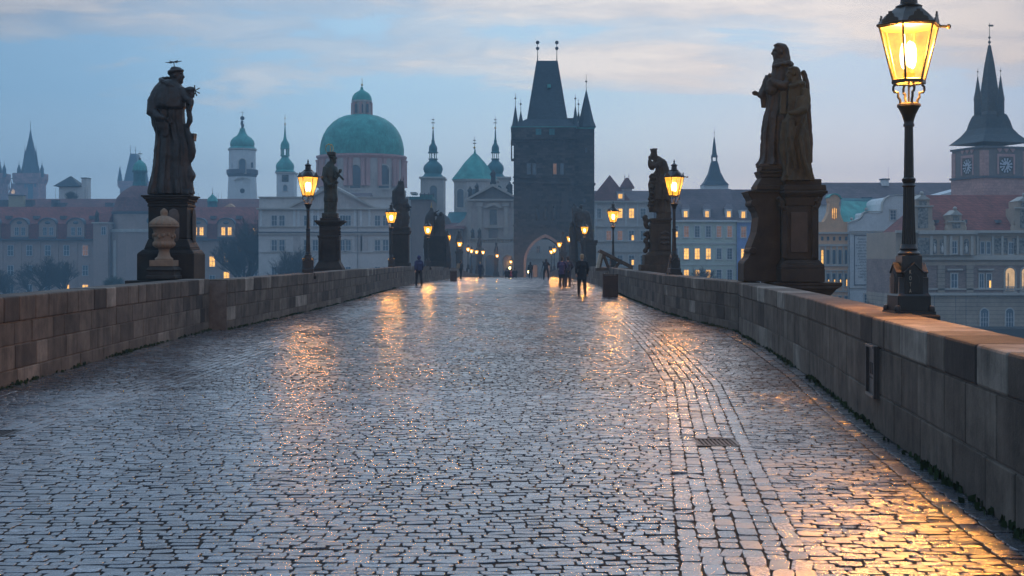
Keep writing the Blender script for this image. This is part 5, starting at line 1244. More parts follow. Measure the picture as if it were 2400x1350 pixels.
    for x in (281, 342): b.dome('spire', T_['slate'], x, [(6,428),(5.5,420),(2.5,402),(.6,390)], 0, 8, 0)
    b.done()
skyline()

# ------------------------------------------------------------------ left embankment palace
def palace():
    b = Bld('embankment_palace', 'long hazy pink riverside palace with red mansard roof and arched dormers', 'building', 330, 300); Y = 330
    b.box('wall', T_['plaster_pink'], -60, 252, 561, None, 0, 14); b.box('wall', T_['plaster_pink'], 404, 606, 561, None, 0, 14)
    for x0, x1 in ((-62,252),(404,608)):
        b.box('cornice', T_['dark_trim'], x0, x1, 560, 563, -.9, -.02, at=0)
        b.prism('mansard', T_['tile'], [(x0,560),(x1,560),(x1,524),(x0,524)], .2, 14, at=0); b.roof('roof', T_['tile'], x0, x1, 524, 485, 7, over=.1, d0=.3)
    for x in (-19, 47, 113, 179, 465, 531):
        q = b.mb('dormer', T_['plaster_pink'], 0, True); pts = [(x-20,558),(x+20,558),(x+20,526)] + [(x+20*math.cos(R(a)), 526-14*math.sin(R(a))) for a in range(15, 180, 15)] + [(x-20,526)]
        q.prism([(wx(px,Y),wz(py,Y)) for px,py in pts], Y-.5, Y+4)
        hd = [(x+22*math.cos(R(a)), 526-16*math.sin(R(a))) for a in range(0, 181, 15)] + [(x+19.6*math.cos(R(a)), 526-13.4*math.sin(R(a))) for a in range(180, -1, -15)]
        b.mb('dormer_hood', T_['dark_trim'], 0, True).prism([(wx(px,Y),wz(py,Y)) for px,py in hd], Y-.9, Y+4.2)
        b.box('dormer_sill', T_['dark_trim'], x-21, x+21, 555, 559, -.8, -.51, at=0)
        b.mb('oval_window', T_['glass'], 0, True).ell((wx(x,Y), Y-.5, wz(522,Y)), (.75,.12,.42), 12, 8)
        lit = 'lit' if x in (465, 531) else 'dark'
        for dx in (-7.5, 7.5): b.win(x+dx, 542, 9.5, 19, lit, 2, 2, d=-.5)
    for x in (20,85,148,216,500,560): b.box('roof_hatch', T_['dark_trim'], x-6, x+6, 506, 513, 1.5, 6, at=2)
    b.win(598, 544, 9.5, 19, 'lit', 2, 2, d=-.05)
    cols = [(-20,'dark','dark'),(25,'dark','dark'),(69,'dark','dark'),(112.5,'dark','dark'),(156,'dark','dark'),(200,'dim','dark'),(243,'pale','dark'),(497.5,'lit','dark'),(531,'lit','dark'),(562,'lit','dark'),(597,'lit','dark')]
    for x, k1, k2 in cols:
        if x < 300: b.win(x, 587, 14, 25, k1, 2, 2, trim='plaster_pink'); b.win(x, 634, 14, 25, k2, 2, 2, trim='plaster_pink'); b.win(x, 678, 14, 22, 'lit' if x in (156,200) else 'dark', 2, 1)
        else:
            y = {497.5:613,531:605,562:590,597:592}[x]; b.win(x, y, 14, 25, k1, 2, 2, trim='plaster_pink'); b.win(x, y+43, 14, 22, 'lit' if x == 531 else 'dark', 2, 2)
    for x in (4, 48, 92, 134, 178, 221, 470, 515, 580): b.box('pilaster', T_['plaster_pink'], x-3, x+3, 565, None, -.22, -.02, at=0)
    # domed pavilion
    b.dome('pavilion', T_['plaster_pink'], 328, [(78,545),(76,None or 700)], 8, 24, 0); b.dome('pavilion_upper', T_['plaster_pink'], 328, [(62,503),(62,546)], 8, 24, 0)
    b.dome('pavilion_cornice', T_['trim'], 328, [(80,538),(80,545)], 8, 24, 0); b.dome('pavilion_cornice', T_['dark_trim'], 328, [(66,497),(64,503)], 8, 24, 0)
    b.dome('pavilion_roof', T_['tilebrown'], 328, [(63,497),(58,482),(52,464),(40,450),(27,441),(18,436)], 8, 24, 0)
    b.dome('lantern', T_['copperd'], 328, [(17,437),(16,427),(14.5,426.5),(14.5,404),(17.5,404),(17.5,400)], 8, 8, 0); b.dome('lantern_dome', T_['copper'], 328, [(17,400),(16,391),(12,383),(6,378),(2,374)], 8, 20); b.finial(328, 378, 355, 373, 8, .9, br=3); b.box('finial', T_['ironplain'], 323, 333, 359.5, 361, 7.9, 8.1, at=8)
    for x in (279, 306, 350, 380): b.mb('oval_window', T_['glass'], 0, True).ell((wx(x,Y+1), Y+8-6.8*math.sqrt(max(.05,1-((x-328)/62)**2)), wz(517,Y+1)), (.9,.15,.9), 12, 8)
    b.box('link', T_['plaster_pink'], 222, 256, 524, None, -1.2, 8, at=0); b.win(243, 541, 11, 19, 'dark', 2, 2, d=-1.2)
    b.box('link_cornice', T_['trim'], 219, 258, 521, 524, -1.6, 8.2, at=0)
    for x in (268,286,306,326): b.box('column', T_['trim'], x-3, x+3, 563, None, 0.2, .9, at=0); b.win(x+9, 600, 8, 26, 'dark', 1, 3, d=.9)
    b.done()
    r = thing('rooftop_statue', 'hazy robed statue on the ledge of the pink palace', 'statue', P(227,523,329.5), 'saints on the church front'); r['group'] = 'palace roof statues'; q = SB(329.5)
    robe(q, [(497,225,230),(502,222,232),(512,222,232),(523,222,232)], 329.5, .8, 6, .1); head(q, 227, 495, 5, 1); limb(q, [(231,500,0,1.2),(234,498,-.1,1)], 5)
    fuse(q, .1, 'figure', MT['darkfig'], r, amp=.04, nscale=2)
    b = Bld('rear_roofs', 'long low red roof rising behind the pink palace', 'building', 372, 300, -9)
    b.box('wall', T_['plaster_pink'], -20, 640, 487, None, 0, 10); b.roof('roof', T_['tilebrown'], -20, 282, 489, 466, 6, 60, 0, d0=.2); b.roof('roof', T_['tilebrown'], 380, 640, 489, 466, 6, d0=.2)
    for x, w_ in ((3,28),(66,20),(140,26),(128,16),(256,20)): b.box('chimney', T_['dark_trim'], x-w_/2, x+w_/2, 468 if x not in (140,256) else 475, 490, 1, 3, at=1)
    b.box('chimney', T_['chimney'], 23, 57, 459, 489, -1, 1, at=0); b.box('chimney_cap', T_['dark_trim'], 22, 58, 457, 458.9, -1.3, 1.3, at=0)
    b.dome('lantern', T_['copperd'], 498, [(12,488),(11,474),(13,474),(13,472)], 1, 8, 0); b.dome('lantern_dome', T_['copper'], 498, [(13,471.9),(10,464),(5,459),(1,455)], 1, 14); b.finial(498, 458, 440, 453, 1, .6, br=1.5)
    b.prism('lit_gable', T_['plaster_orangelit'], [(524,486),(552,486),(538,477)], -1.2, 4)
    for x in (465,508,512,519,180,174,130,205): b.finial(x, 480 if x > 300 else 470, 452 if x > 300 else 440, None, 3, .35)
    b.done()
    b = Bld('white_attic_house', 'small white attic house with a grey hipped roof above the palace roofs', 'house', 395, 170)
    b.box('wall', T_['plaster_cream'], 138, 196, 438, None, 0, 6); b.dome('roof', T_['slate'], 166, [(31,437.9),(1,413)], 3, sq=True); b.box('chimney', T_['plaster_cream'], 191, 203, 418, None, 1, 5, at=1); b.box('chimney_cap', T_['dark_trim'], 189.5, 204, 416, 418, .8, 5.2, at=1); b.done()
palace()

# ------------------------------------------------------------------ right embankment houses
def right_bank():
    b = Bld('corner_house', 'cream corner house with a gabled tile roof just right of the gate tower', 'house', 276, 1460); Y = 276
    b.box('wall', T_['plaster_cream'], 1395, 1540, 473, None, 0, 12); b.box('cornice', T_['trim'], 1392, 1542, 471, 475, -.6, -.02, at=0)
    b.roof('roof', T_['tilegrey'], 1393, 1542, 471, 447, 7, over=.6); b.mb('roof', T_['tilebrown']).add([P(1380,471,Y-.4),P(1478,471,Y-.4),P(1429,410,Y+3),P(1478,471,Y+9),P(1380,471,Y+9)], [(0,1,2),(1,3,2),(3,4,2),(4,0,2),(0,4,3,1)])
    b.dome('turret_roof', T_['tilebrown'], 1469, [(17,442),(15,437),(9,426),(3,417)], 11, sq=True); b.finial(1464, 420, 407, 414, 11, .6, br=1.2); b.finial(1474, 420, 407, 414, 11, .6, br=1.2); b.box('turret', T_['plaster_pink'], 1457, 1481, 442, 466, 9.5, 12.5, at=10)
    b.box('dormer', T_['plaster_cream'], 1446, 1463, 452, 471, -.3, 4, at=0); b.roof('dormer_roof', T_['tilegrey'], 1444, 1465, 452, 444, 2, over=.2, d0=-.1); b.win(1454, 460, 10, 11, 'lit', 2, 1, d=-.3)
    for y, ks in ((500,('dark','lit','lit','dark')),(552,('dim','dim','half','dark')),(610,('dark','dark','half','dark'))):
        for x, k in zip((1403,1453,1480,1507) if y == 500 else (1427,1453,1480,1507), ks): b.win(x, y, 12.5, 23, k, 2, 3, trim='plaster_white')
    for y in (531, 566, 590): b.box('band', T_['trim'], 1395, 1540, y, y+2, -.2, -.02, at=0)
    for x in (1398, 1440, 1467, 1494, 1530): b.box('pilaster', T_['plaster_white'], x-2, x+2, 476, 530, -.12, -.02, at=0)
    b.done()
    b = Bld('green_house', 'pale green house with a grey tiled roof, lit dormers and six window bays', 'house', 270, 1640); Y = 270
    b.box('wall', T_['plaster_green'], 1545, 1727, 518, None, 0, 12); b.box('cornice', T_['plaster_white'], 1542, 1728, 516, 520, -.6, -.02, at=0); b.roof('roof', T_['tilegrey'], 1540, 1728, 516, 443, 8, over=.6)
    for x in (1557, 1607, 1657, 1708):
        b.box('dormer', T_['plaster_white'], x-8, x+8, 490, 514, .2, 5, at=.2); b.roof('dormer_roof', T_['tilegrey'], x-11, x+11, 490, 478, 3, 4, 4, over=.2, d0=.4); b.win(x, 502, 9, 15, 'lit', 2, 1, d=.2)
    for j, (y, h) in enumerate(((543,27),(595,26),(645,26))):
        for i, x in enumerate((1556,1583,1608.5,1634,1660,1685,1710)):
            k = 'lit' if (j == 1 and i in (2,3,4)) or (j == 2 and i in (2,3,4)) else ('half' if (j == 0 and i == 1) else ('dim' if j == 0 and i in (2,5,6) else 'dark'))
            b.win(x, y, 12, h, k, 2, 4, trim='plaster_white')
    for y in (569, 571.5, 620): b.box('band', T_['plaster_white'], 1545, 1727, y, y+1.4, -.15, -.02, at=0)
    b.box('drainpipe', T_['dark_trim'], 1725, 1726, 520, None, -.2, -.05, at=0); b.done()
    b = Bld('blue_house', 'narrow blue plastered house with one lit dormer behind the monk statue', 'house', 270, 1765)
    b.box('wall', T_['plaster_blue'], 1727.5, 1800, 519, None, .3, 12, at=0); b.box('cornice', T_['plaster_white'], 1728.5, 1802, 517, 521, -.4, .28, at=0); b.roof('roof', T_['tilegrey'], 1728.5, 1850, 517, 444, 8, over=.4, d0=.1)
    b.box('dormer', T_['plaster_white'], 1733, 1751, 492, 515, .4, 5, at=.4); b.win(1742, 503.5, 9.5, 16, 'lit', 2, 1, d=.4)
    for y in (544, 596, 646): b.win(1742.5, y, 12, 26, 'lit' if y == 596 else 'dim', 2, 4, d=.3, trim='plaster_white'); b.win(1775, y, 12, 26, 'dark', 2, 4, d=.3, trim='plaster_white')
    b.done()
    b = Bld('chapel_spire', 'slender dark chapel spire rising behind the pale green house', 'tower', 350, 1674)
    b.box('wall', T_['plaster_white'], 1645, 1703, 435, None, -3, 3, at=0); b.dome('spire', T_['slate'], 1674, [(30,435),(22,425),(13,405),(8.5,385),(6.5,378)], 0, sq=True)
    for sx in (-1,1):
        for sy in (-1,1): b.mb('belfry', T_['slate'], 0, True).cbox(wx(1674,350)+sx*.62, 350+sy*.62, wz(378,350), .22, .22, 1.2)
    b.dome('spire', T_['slate'], 1674, [(8,368.5),(5,362),(3,340),(1,322)], 0, sq=True); b.finial(1674, 324, 298, 311, 0, .5, br=1.3); b.done()
    b = Bld('long_slate_hall', 'long grey slate roofed hall behind the inscribed house', 'building', 262, 2040)
    b.box('wall', T_['plaster_white'], 1790, 2260, 478, None, 0, 12); b.roof('roof', T_['tilegrey'], 1786, 2264, 480, 428, 8, over=.5)
    b.box('roof_vent', T_['plaster_white'], 2066, 2080, 422, 436, 6, 8, at=7); b.box('roof_vent', T_['dark_trim'], 2064, 2082, 419, 422, 5.8, 8.2, at=7); b.finial(2082, 430, 390, None, 7, .35)
    for x in (1830, 1900, 2030): b.box('skylight', T_['glass'], x-12, x+12, 462, 467, 1.2, 3.0, at=2)
    b.prism('side_wing', T_['plaster_white'], [(2183,None),(2286,None),(2286,437),(2275,437),(2183,462)], -14, -2, at=-14)
    b.done()
right_bank()

def text_block(lines, x, y, z, size, m, parent, lead, xs=1.0):
    me = lettering(lines, size, lead, xs, .012); me.name = 'inscription'
    me.transform(Matrix.Translation(Vector((x,y,z)) - ORG[parent.name]) @ Matrix.Rotation(R(90), 4, 'X'))
    return link('inscription', me, m, parent, ORG[parent.name])
def inscribed_house():
    b = Bld('inscribed_house', 'white gabled house with a tall framed blackletter inscription on its side wall', 'house', 232, 2040); Y = 232
    b.prism('wall', T_['plaster_white'], [(1990,None),(2150,None),(2150,459),(2100,459),(2086,461),(2076,467),(2070,477),(2068,498),(2030,498),(2024,502),(2021,510),(2014,516),(2000,520),(1990,524)], 0, 12)
    cop = [(1988,524),(2000,519),(2013,514.5),(2020,508),(2023,500),(2030,496.5),(2067,496.5),(2069,476),(2075,466),(2085,459.5),(2100,457.5),(2152,457.5)]
    mb = b.mb('gable_coping', T_['trim'])
    for p, q in zip(cop, cop[1:]): mb.prism([(wx(p[0],Y),wz(p[1],Y)),(wx(q[0],Y),wz(q[1],Y)),(wx(q[0],Y),wz(q[1]-2,Y)),(wx(p[0],Y),wz(p[1]-2,Y))], Y-.25, Y+1)
    for x, y in ((1996,517),(2030,494)): b.mb('gable_coping', T_['trim']).ell(P(x,y-4,Y+.3), .3, 8, 6)
    for y, x1 in ((541,2076),(546,2076),(674,2150),(629,2150)): b.box('band', T_['trim'], 1990 if y != 629 else 2066, x1, y, y+2, -.22, -.02, at=0)
    b.box('inscription_frame', T_['dark_trim'], 2001.5, 2063, 551, 552.8, -.16, -.02, at=0); b.box('inscription_frame', T_['dark_trim'], 2001.5, 2063, 666.5, 668.3, -.16, -.02, at=0)
    for x in (2001.5, 2061.2): b.box('inscription_frame', T_['dark_trim'], x, x+1.8, 552.9, 666.4, -.16, -.02, at=0)
    LNS = ['Dostojno pocta\u0159 na ni', 'je\u0161to jedenk\u0159 \u010cechie', 'se n\u00e1m\u011bsty vlastn\u00edm v\u0161\u00edm', 'nad\u0159\u00edz, k\u0165\u00ed se na pam\u00e1tku', 'od\u0161la 1848 Vy\u0161ehrad', 'ni\u017e\u00e1dn\u00e9 ani na pam\u00e1tku', 'Kry\u0161tofa Harantovi\u010d', 'a Budova\u010dova.  Tento', 'LETA P\u00c1N\u011a 1648', 'na m\u011bst\u011b a bitv\u011b obrazem', 'jsem a bu\u010fto\u0161 st\u00edtem', 's m\u011bst\u00fdmi od V\u0159ele', 'mal\u00fdch a Bo\u017een\u00fd', '\u010desk\u00e1 \u010cesk\u00e9 pam\u011bti', 'obrazil.']
    text_block(LNS, wx(2032.5,Y), Y-.03, wz(562,Y), .50, T_['dark_trim'], b.r, 1.06, .80)
    for x, y, h in ((2093,504,23),(2094,556,24),(2096,609,26),(2096,655,24),(2032,700,22)): b.win(x, y, 14, h, 'dark', 2, 3, trim='trim')
    b.box('wall_lamp_bracket', T_['black'], 2080, 2094, 596, 598.5, -.5, -.3, at=0); b.box('drainpipe', T_['dark_trim'], 1988.6, 1990, 545, None, -.3, -.12, at=0)
    b.done()
    b = Bld('orange_lit_house', 'town house with orange light coloured into its plaster, a scrolled gable and arched windows beside the inscription', 'house', 233, 1950); Y = 233
    b.box('wall', T_['plaster_orangelit'], 1915, 1988, 546, None, 0, 12); b.box('attic', T_['plaster_orangelit'], 1920, 1988, 520, 545.9, .2, 10, at=0)
    b.prism('gable', T_['plaster_orangelit'], [(1932,519.9),(1978,519.9),(1973,508),(1969,494),(1967,476),(1970,470),(1968,462),(1962,457.5),(1955,456),(1949,458),(1944,464),(1944,471),(1946,476),(1944,496),(1938,510)], .2, 2.5, at=0)
    b.mb('gable_cap', T_['copper']).prism([(wx(x,Y),wz(y,Y)) for x,y in [(1943,464),(1949,457.5),(1955,455.5),(1962,457),(1968,461.5),(1971,466),(1974,466),(1970,459),(1963,454),(1955,453),(1948,455),(1942,462)]], Y-.1, Y+3)
    b.box('cornice', T_['trim'], 1915, 1990, 544, 548, -.6, -.02, at=0); b.box('band', T_['trim'], 1915, 1989, 572, 577, -.3, -.02, at=0); b.box('band', T_['trim'], 1915, 1989, 620, 624, -.3, -.02, at=0); b.box('band', T_['trim'], 1915, 1989, 633, 635, -.3, -.02, at=0); b.box('band', T_['trim'], 1915, 1989, 681, 684, -.3, -.02, at=0)
    for x in (1927, 1940.5, 1954.5, 1968.5, 1983):
        b.win(x, 559, 5.5, 9, 'dark', 1, 1, fm='dark_trim'); b.win(x, 604, 6.5, 30, 'lit' if x == 1927 else 'dark', 1, 3, True, trim='trim', fm='dark_trim'); b.win(x, 656, 6.5, 30, 'half' if x > 1930 else 'dark', 1, 3, trim='trim', fm='dark_trim'); b.win(x, 706, 6.5, 24, 'dark', 1, 2, trim='trim', fm='dark_trim')
    for x in (1920, 1934, 1947.5, 1961.5, 1976, 1987): b.box('pilaster', T_['trim'], x-1.6, x+1.6, 577.2, 619.8, -.25, -.02, at=0); b.box('pilaster', T_['trim'], x-1.6, x+1.6, 635.2, 680.8, -.25, -.02, at=0)
    for dx in (-4.2, 0, 4.2): b.win(1955.5+dx, 501, 3, 26 if dx == 0 else 22, 'lit', 1, 2, True, d=.2, fm='dark_trim')
    b.mb('roof', T_['copper']).add([P(1968,520,Y+1.5),P(1994,524,Y+1.5),P(2030,500,Y+12.5),P(2066,474,Y+14),P(1972,470,Y+8),P(1968,520,Y+14)], [(0,1,2,3,4),(0,4,5)]); b.mb('roof', T_['copperd']).add([P(1970,470,Y+7.9),P(2066,474,Y+13.9),P(2072,466,Y+15),P(1972,464,Y+9)], [(0,1,2,3)])
    b.done()
inscribed_house()

def sgraffito_house():
    b = Bld('ornate_riverside_house', 'ornate ochre riverside house with red tiled roof and painted sgraffito panels', 'building', 192, 2290, -11.6); Y = 192
    b.box('basement', T_['quay'], 2100, 2560, 771, None, -.6, 16, at=0); b.box('ground_floor', T_['rustic'], 2100, 2560, 690, 770.9, 0, 16); b.box('first_floor', T_['museum_brick'], 2100, 2560, 607, 689.9, 0, 16); b.box('second_floor', T_['museum'], 2100, 2560, 543, 606.9, 0, 16)
    for y0, y1, pr, m in ((686,692,-.5,'trim'),(676,679,-.3,'trim'),(603,609,-.55,'trim'),(598,602.9,-.3,'trim'),(540,546,-.8,'trim'),(546.1,553,-.3,'museum'),(767,771,-.35,'trim'),(613,622,-.15,'museum')): b.box('cornice', T_[m], 2098, 2560, y0, y1, pr, -.02, at=0)
    for i in range(64): b.box('dentils', T_['museum'], 2100+i*5, 2102.5+i*5, 609.2, 612, -.4, -.151, at=0)
    b.roof('roof', T_['tile'], 2140, 2560, 541, 457, 8, 32, 0, over=.4)
    b.box('bay', T_['museum'], 2150, 2281, 549, 598, -1.0, -.03, at=0); b.box('bay_cornice', T_['trim'], 2148, 2283, 541, 549, -1.5, -.81, at=0)
    # stepped gables
    def gable(x, w_, y0, y1, d=-.6):
        b.box('gable', T_['museum'], x-w_/2, x+w_/2, y0+22, y1, d, 3, at=0); b.box('gable', T_['museum'], x-w_*.36, x+w_*.36, y0+6, y0+21.9, d+.1, 3, at=0)
        b.box('gable_cornice', T_['trim'], x-w_*.55, x+w_*.55, y0+20, y0+23, d-.3, d-.02, at=0); b.prism('gable_top', T_['trim'], [(x-w_*.4,y0+6),(x+w_*.4,y0+6),(x,y0-6)], d-.2, 2.5, at=0)
        b.mb('gable_top', T_['trim'], 40).ell(P(x,y0-9,Y+d), .32, 8, 6); b.box('gable_panel', T_['sgraffito'], x-w_*.26, x+w_*.26, y0+25, y1-6, d-.12, d-.02, at=0); b.box('gable_panel', T_['sgraffito'], x-w_*.2, x+w_*.2, y0+9, y0+19, d-.02, d+.09, at=0)
        for s in (-1, 1): b.mb('gable_volute', T_['museum'], 40, True).lathe([(.35,wz(y1,Y)),(.42,wz(y1-8,Y)),(.22,wz(y1-14,Y)),(.3,wz(y1-18,Y)),(.06,wz(y1-26,Y))], wx(x+s*w_*.56,Y), Y+d+.3, 8)
    gable(2238, 36, 498, 541); gable(2160, 44, 462, 541); gable(2400, 50, 466, 541)
    for x in (2196, 2262, 2342): b.box('roof_hatch', T_['dark_trim'], x-4, x+4, 515, 522, .4, 3, at=.6)
    # second floor: pilasters, panels, windows
    for x in (2182, 2214, 2228, 2252, 2277): b.box('pilaster', T_['trim'], x-3, x+3, 553, 598, -1.25, -1.02, at=-1)
    for x in (2290, 2326, 2348, 2384): b.box('pilaster', T_['trim'], x-2.5, x+2.5, 553, 598, -.28, -.02, at=0)
    b.box('sgraffito_panel', T_['sgraffito'], 2151, 2178, 557, 595, -1.07, -1.01, at=-1)
    for x0, x1 in ((2280.5,2296),(2329,2346),(2352,2361),(2372,2382),(2388,2420)): b.box('sgraffito_panel', T_['sgraffito'], x0, x1, 558, 594, -.10, -.015, at=0)
    for x in (2190, 2208.5, 2264.5):
        A = Y-1; b.mb('niche', T_['sgraffito'], 0, True).prism([(wx(x-6,A),wz(595,A)),(wx(x+6,A),wz(595,A)),(wx(x+6,A),wz(566,A))]+[(wx(x+6*math.cos(R(a)),A),wz(566-6*math.sin(R(a)),A)) for a in range(20,180,20)]+[(wx(x-6,A),wz(566,A))], A-.06, A-.015)
        q = b.mb('niche_figure', T_['plaster_cream'], 60, True); q.ell((wx(x,A),A-.12,wz(584,A)), (.20,.1,.6), 8, 6); q.ell((wx(x,A),A-.12,wz(572.5,A)), .13, 8, 6)
    b.win(2236, 580, 13, 30, 'dark', 2, 2, d=-1.0, trim='trim'); b.win(2302, 581, 9.5, 29, 'dark', 1, 2, trim='trim'); b.win(2316.5, 581, 9.5, 29, 'dark', 1, 2, trim='trim'); b.win(2369, 582, 11, 28, 'dark', 2, 2, trim='trim')
    # first floor
    for x in (2205, 2272): b.box('quoin', T_['rustic'], x-8, x+8, 622.5, 685.5, -.3, -.02, at=0)
    b.win(2236, 658, 15, 34, 'dark', 2, 2, trim='trim'); b.win(2300, 658, 11, 34, 'dark', 2, 2, trim='trim'); b.win(2317.5, 658, 11, 34, 'half', 2, 2, trim='trim')
    for x in (2236, 2309): b.box('window_hood', T_['trim'], x-18, x+18, 630, 633.5, -.5, -.02, at=0)
    for x in (2367, 2405):      # lit loggia arches
        b.win(x, 661, 24, 44, 'pale', 1, 1, True, fm='museum', trim='trim', name='loggia_arch')
        for i in range(7): b.mb('loggia_rail', T_['trim']).lathe([(.08,wz(683,Y)),(.12,wz(678,Y)),(.06,wz(673,Y))], wx(x-10+i*3.4,Y-.25), Y-.25, 6)
        b.box('loggia_rail', T_['trim'], x-12, x+12, 671, 673, -.4, -.14, at=0)
        b.box('loggia_inner', T_['plaster_orangelit'], x-6, x-3, 640, 683, -.09, -.06, at=0)
    for x in (2307, 2366, 2425): b.win(x, 749, 19, 34, 'dark', 3, 3, True, trim='trim')
    for x in (2190, 2240, 2264): b.box('groove', T_['dark_trim'], x-.5, x+.5, 693, 767, -.03, .02, at=0)
    for x in (2307, 2366): b.box('drain_hole', T_['black'], x-1.8, x+1.8, 778, 783, -.63, -.605, at=-.6)
    b.done()
sgraffito_house()

def clock_tower():
    b = Bld('water_tower', 'rose stone clock tower with a flared slate spire and two corner turrets', 'tower', 216, 2320, -9); Y = 216
    A = Y; cx = wx(2336, Y); k = Y/F
    w_ = 52*k; c1 = .28          # body turned a little so that two faces show
    def rb(part, m, hw, y0, y1, extra=0):
        bb = MB(); z0, z1 = (b.base if y1 is None else wz(y1,A)), wz(y0,A)
        p = [Vector((-hw,-hw*1.0)), Vector((hw,-hw)), Vector((hw,hw)), Vector((-hw,hw))]
        q = [(cx0+v.x*math.cos(c1)-v.y*math.sin(c1)*-1*0 + 0, 0, 0) for v in p] if False else None
        M_ = Matrix.Translation((cx0, Y+7, 0)) @ Matrix.Rotation(c1, 4, 'Z')
        bb.box(-hw,hw,-hw,hw,z0,z1); bb.xform(M_); d = b.mb(part, m); o = len(d.v); d.v += bb.v; d.f += [[i+o for i in f] for f in bb.f]; d.c += bb.c
    A = Y+1.0; cx0 = wx(2319, Y+7); hw = 4.42
    rb('lower_wall', T_['pinktower'], hw+.12, 416, None); rb('string_course', T_['dark_trim'], hw+.35, 411, 416); rb('clock_stage', T_['plaster_grey'], hw, 346, 411); rb('eaves', T_['dark_trim'], hw+.25, 341, 346)
    M_ = Matrix.Translation((cx0, Y+7, 0)) @ Matrix.Rotation(c1, 4, 'Z')
    def loc(part, m, fn, smooth=0):
        bb = MB(); fn(bb); bb.xform(M_); d = b.mb(part, m, smooth, True); o = len(d.v); d.v += bb.v; d.f += [[i+o for i in f] for f in bb.f]; d.c += bb.c
    for s in (-1, 1):
        for t in (-1, 1): loc('corner_pier', T_['pinktower'], lambda q: q.box(min(s*(hw-1.0),s*(hw+.08)), max(s*(hw-1.0),s*(hw+.08)), min(t*(hw-1.0),t*(hw+.08)), max(t*(hw-1.0),t*(hw+.08)), wz(410.9,A), wz(351,A)))
    zc = wz(386, A); rad = 1.32
    for face in (0, 1):
        Rf = Matrix.Rotation(-math.pi/2*face, 4, 'Z')
        def cl(q, what):
            m = MB(); yf = -hw
            if what == 'frame':
                for x0,x1,z0,z1 in ((-1.75,-1.45,-1.5,1.95),(1.45,1.75,-1.5,1.95),(-1.45,1.45,1.5,1.95)): m.box(x0,x1,yf-.12,yf-.02,zc+z0,zc+z1)
            if what == 'face': m.lathe([(rad,0),(rad,.05)], n=32); m.xform(Matrix.Translation((0,yf-.02,zc)) @ Matrix.Rotation(R(90),4,'X'))
            if what == 'marks':
                for i in range(12):
                    a = i*math.pi/6; c = Vector((math.sin(a), 0, math.cos(a))); n = Vector((math.cos(a),0,-math.sin(a)))
                    p0, p1 = c*.70, c*1.27; v = [p0-n*.09,p0+n*.09,p1+n*.12,p1-n*.12]
                    m.add([(p.x,yf-.095,zc+p.z) for p in v]+[(p.x,yf-.075,zc+p.z) for p in v], [(0,1,2,3),(7,6,5,4),(0,4,5,1),(1,5,6,2),(2,6,7,3),(3,7,4,0)])
                for a, l, wd in ((R(266),1.12,.07),(R(206),.72,.10)):
                    c = Vector((math.sin(a),0,math.cos(a))); n = Vector((math.cos(a),0,-math.sin(a))); v = [c*-.25-n*wd*.6, c*-.25+n*wd*.6, c*l*.8+n*wd*1.4, c*l, c*l*.8-n*wd*1.4]
                    m.add([(p.x,yf-.11,zc+p.z) for p in v]+[(p.x,yf-.10,zc+p.z) for p in v], [(0,1,2,3,4),(9,8,7,6,5)])
                m.tube([(rad*math.cos(i*math.pi/16),yf-.08,zc+rad*math.sin(i*math.pi/16)) for i in range(33)], .045, 5)
            if what == 'panel':
                m.box(-3.3,3.3,yf-.06,yf-.015,zc-1.7,zc+2.5)
            if what == 'shields':
                for x in (-1.3,0,1.3): m.prism([(x-.45,zc+3.1),(x+.45,zc+3.1),(x+.45,zc+2.7),(x,zc+2.2),(x-.45,zc+2.7)], yf-.14, yf-.02)
            m.xform(Rf); o = len(q.v); q.v += m.v; q.f += [[i+o for i in f] for f in m.f]; q.c += m.c
        loc('clock_surround', T_['pinkstone'], lambda q: cl(q, 'frame')); loc('clock_face', T_['clockface'], lambda q: cl(q, 'face')); loc('clock_marks', T_['black'], lambda q: cl(q, 'marks')); loc('shields', T_['pinkstone'], lambda q: cl(q, 'shields'))
    prof = [(83,338),(72,330),(58,318),(46,303),(37,286),(31,271),(21,262),(18.5,240),(14.6,200),(9,150),(2.5,106)]
    A2 = Y+7
    def sp(q):
        q.square([(hw_*A2/F*(.79 if hw_ > 40 else .88), wz(py,A2)) for hw_,py in prof][::-1][::-1])
    loc('spire', T_['slate'], sp); b.finial(2319, 108, 54, 88, 7, 1.0, br=3.0); b.mb('finial', T_['ironplain'], 40, True).ell(P(2319,99,A2), 3.6*A2/F, 8, 6); b.box('vane', T_['ironplain'], 2317, 2328, 58, 62, 6.95, 7.05, at=7)
    for x, yt in ((2291.5,180),(2345,178)): b.dome('turret', T_['slate'], x, [(7,272),(8.5,266),(8.5,236),(9.5,234),(6,214),(1,yt)], 5.0 if x < 2300 else 4.0, 8, 0); b.finial(x, yt+2, yt-20, yt-12, 5, .5, br=2.0)
    b.done()
clock_tower()
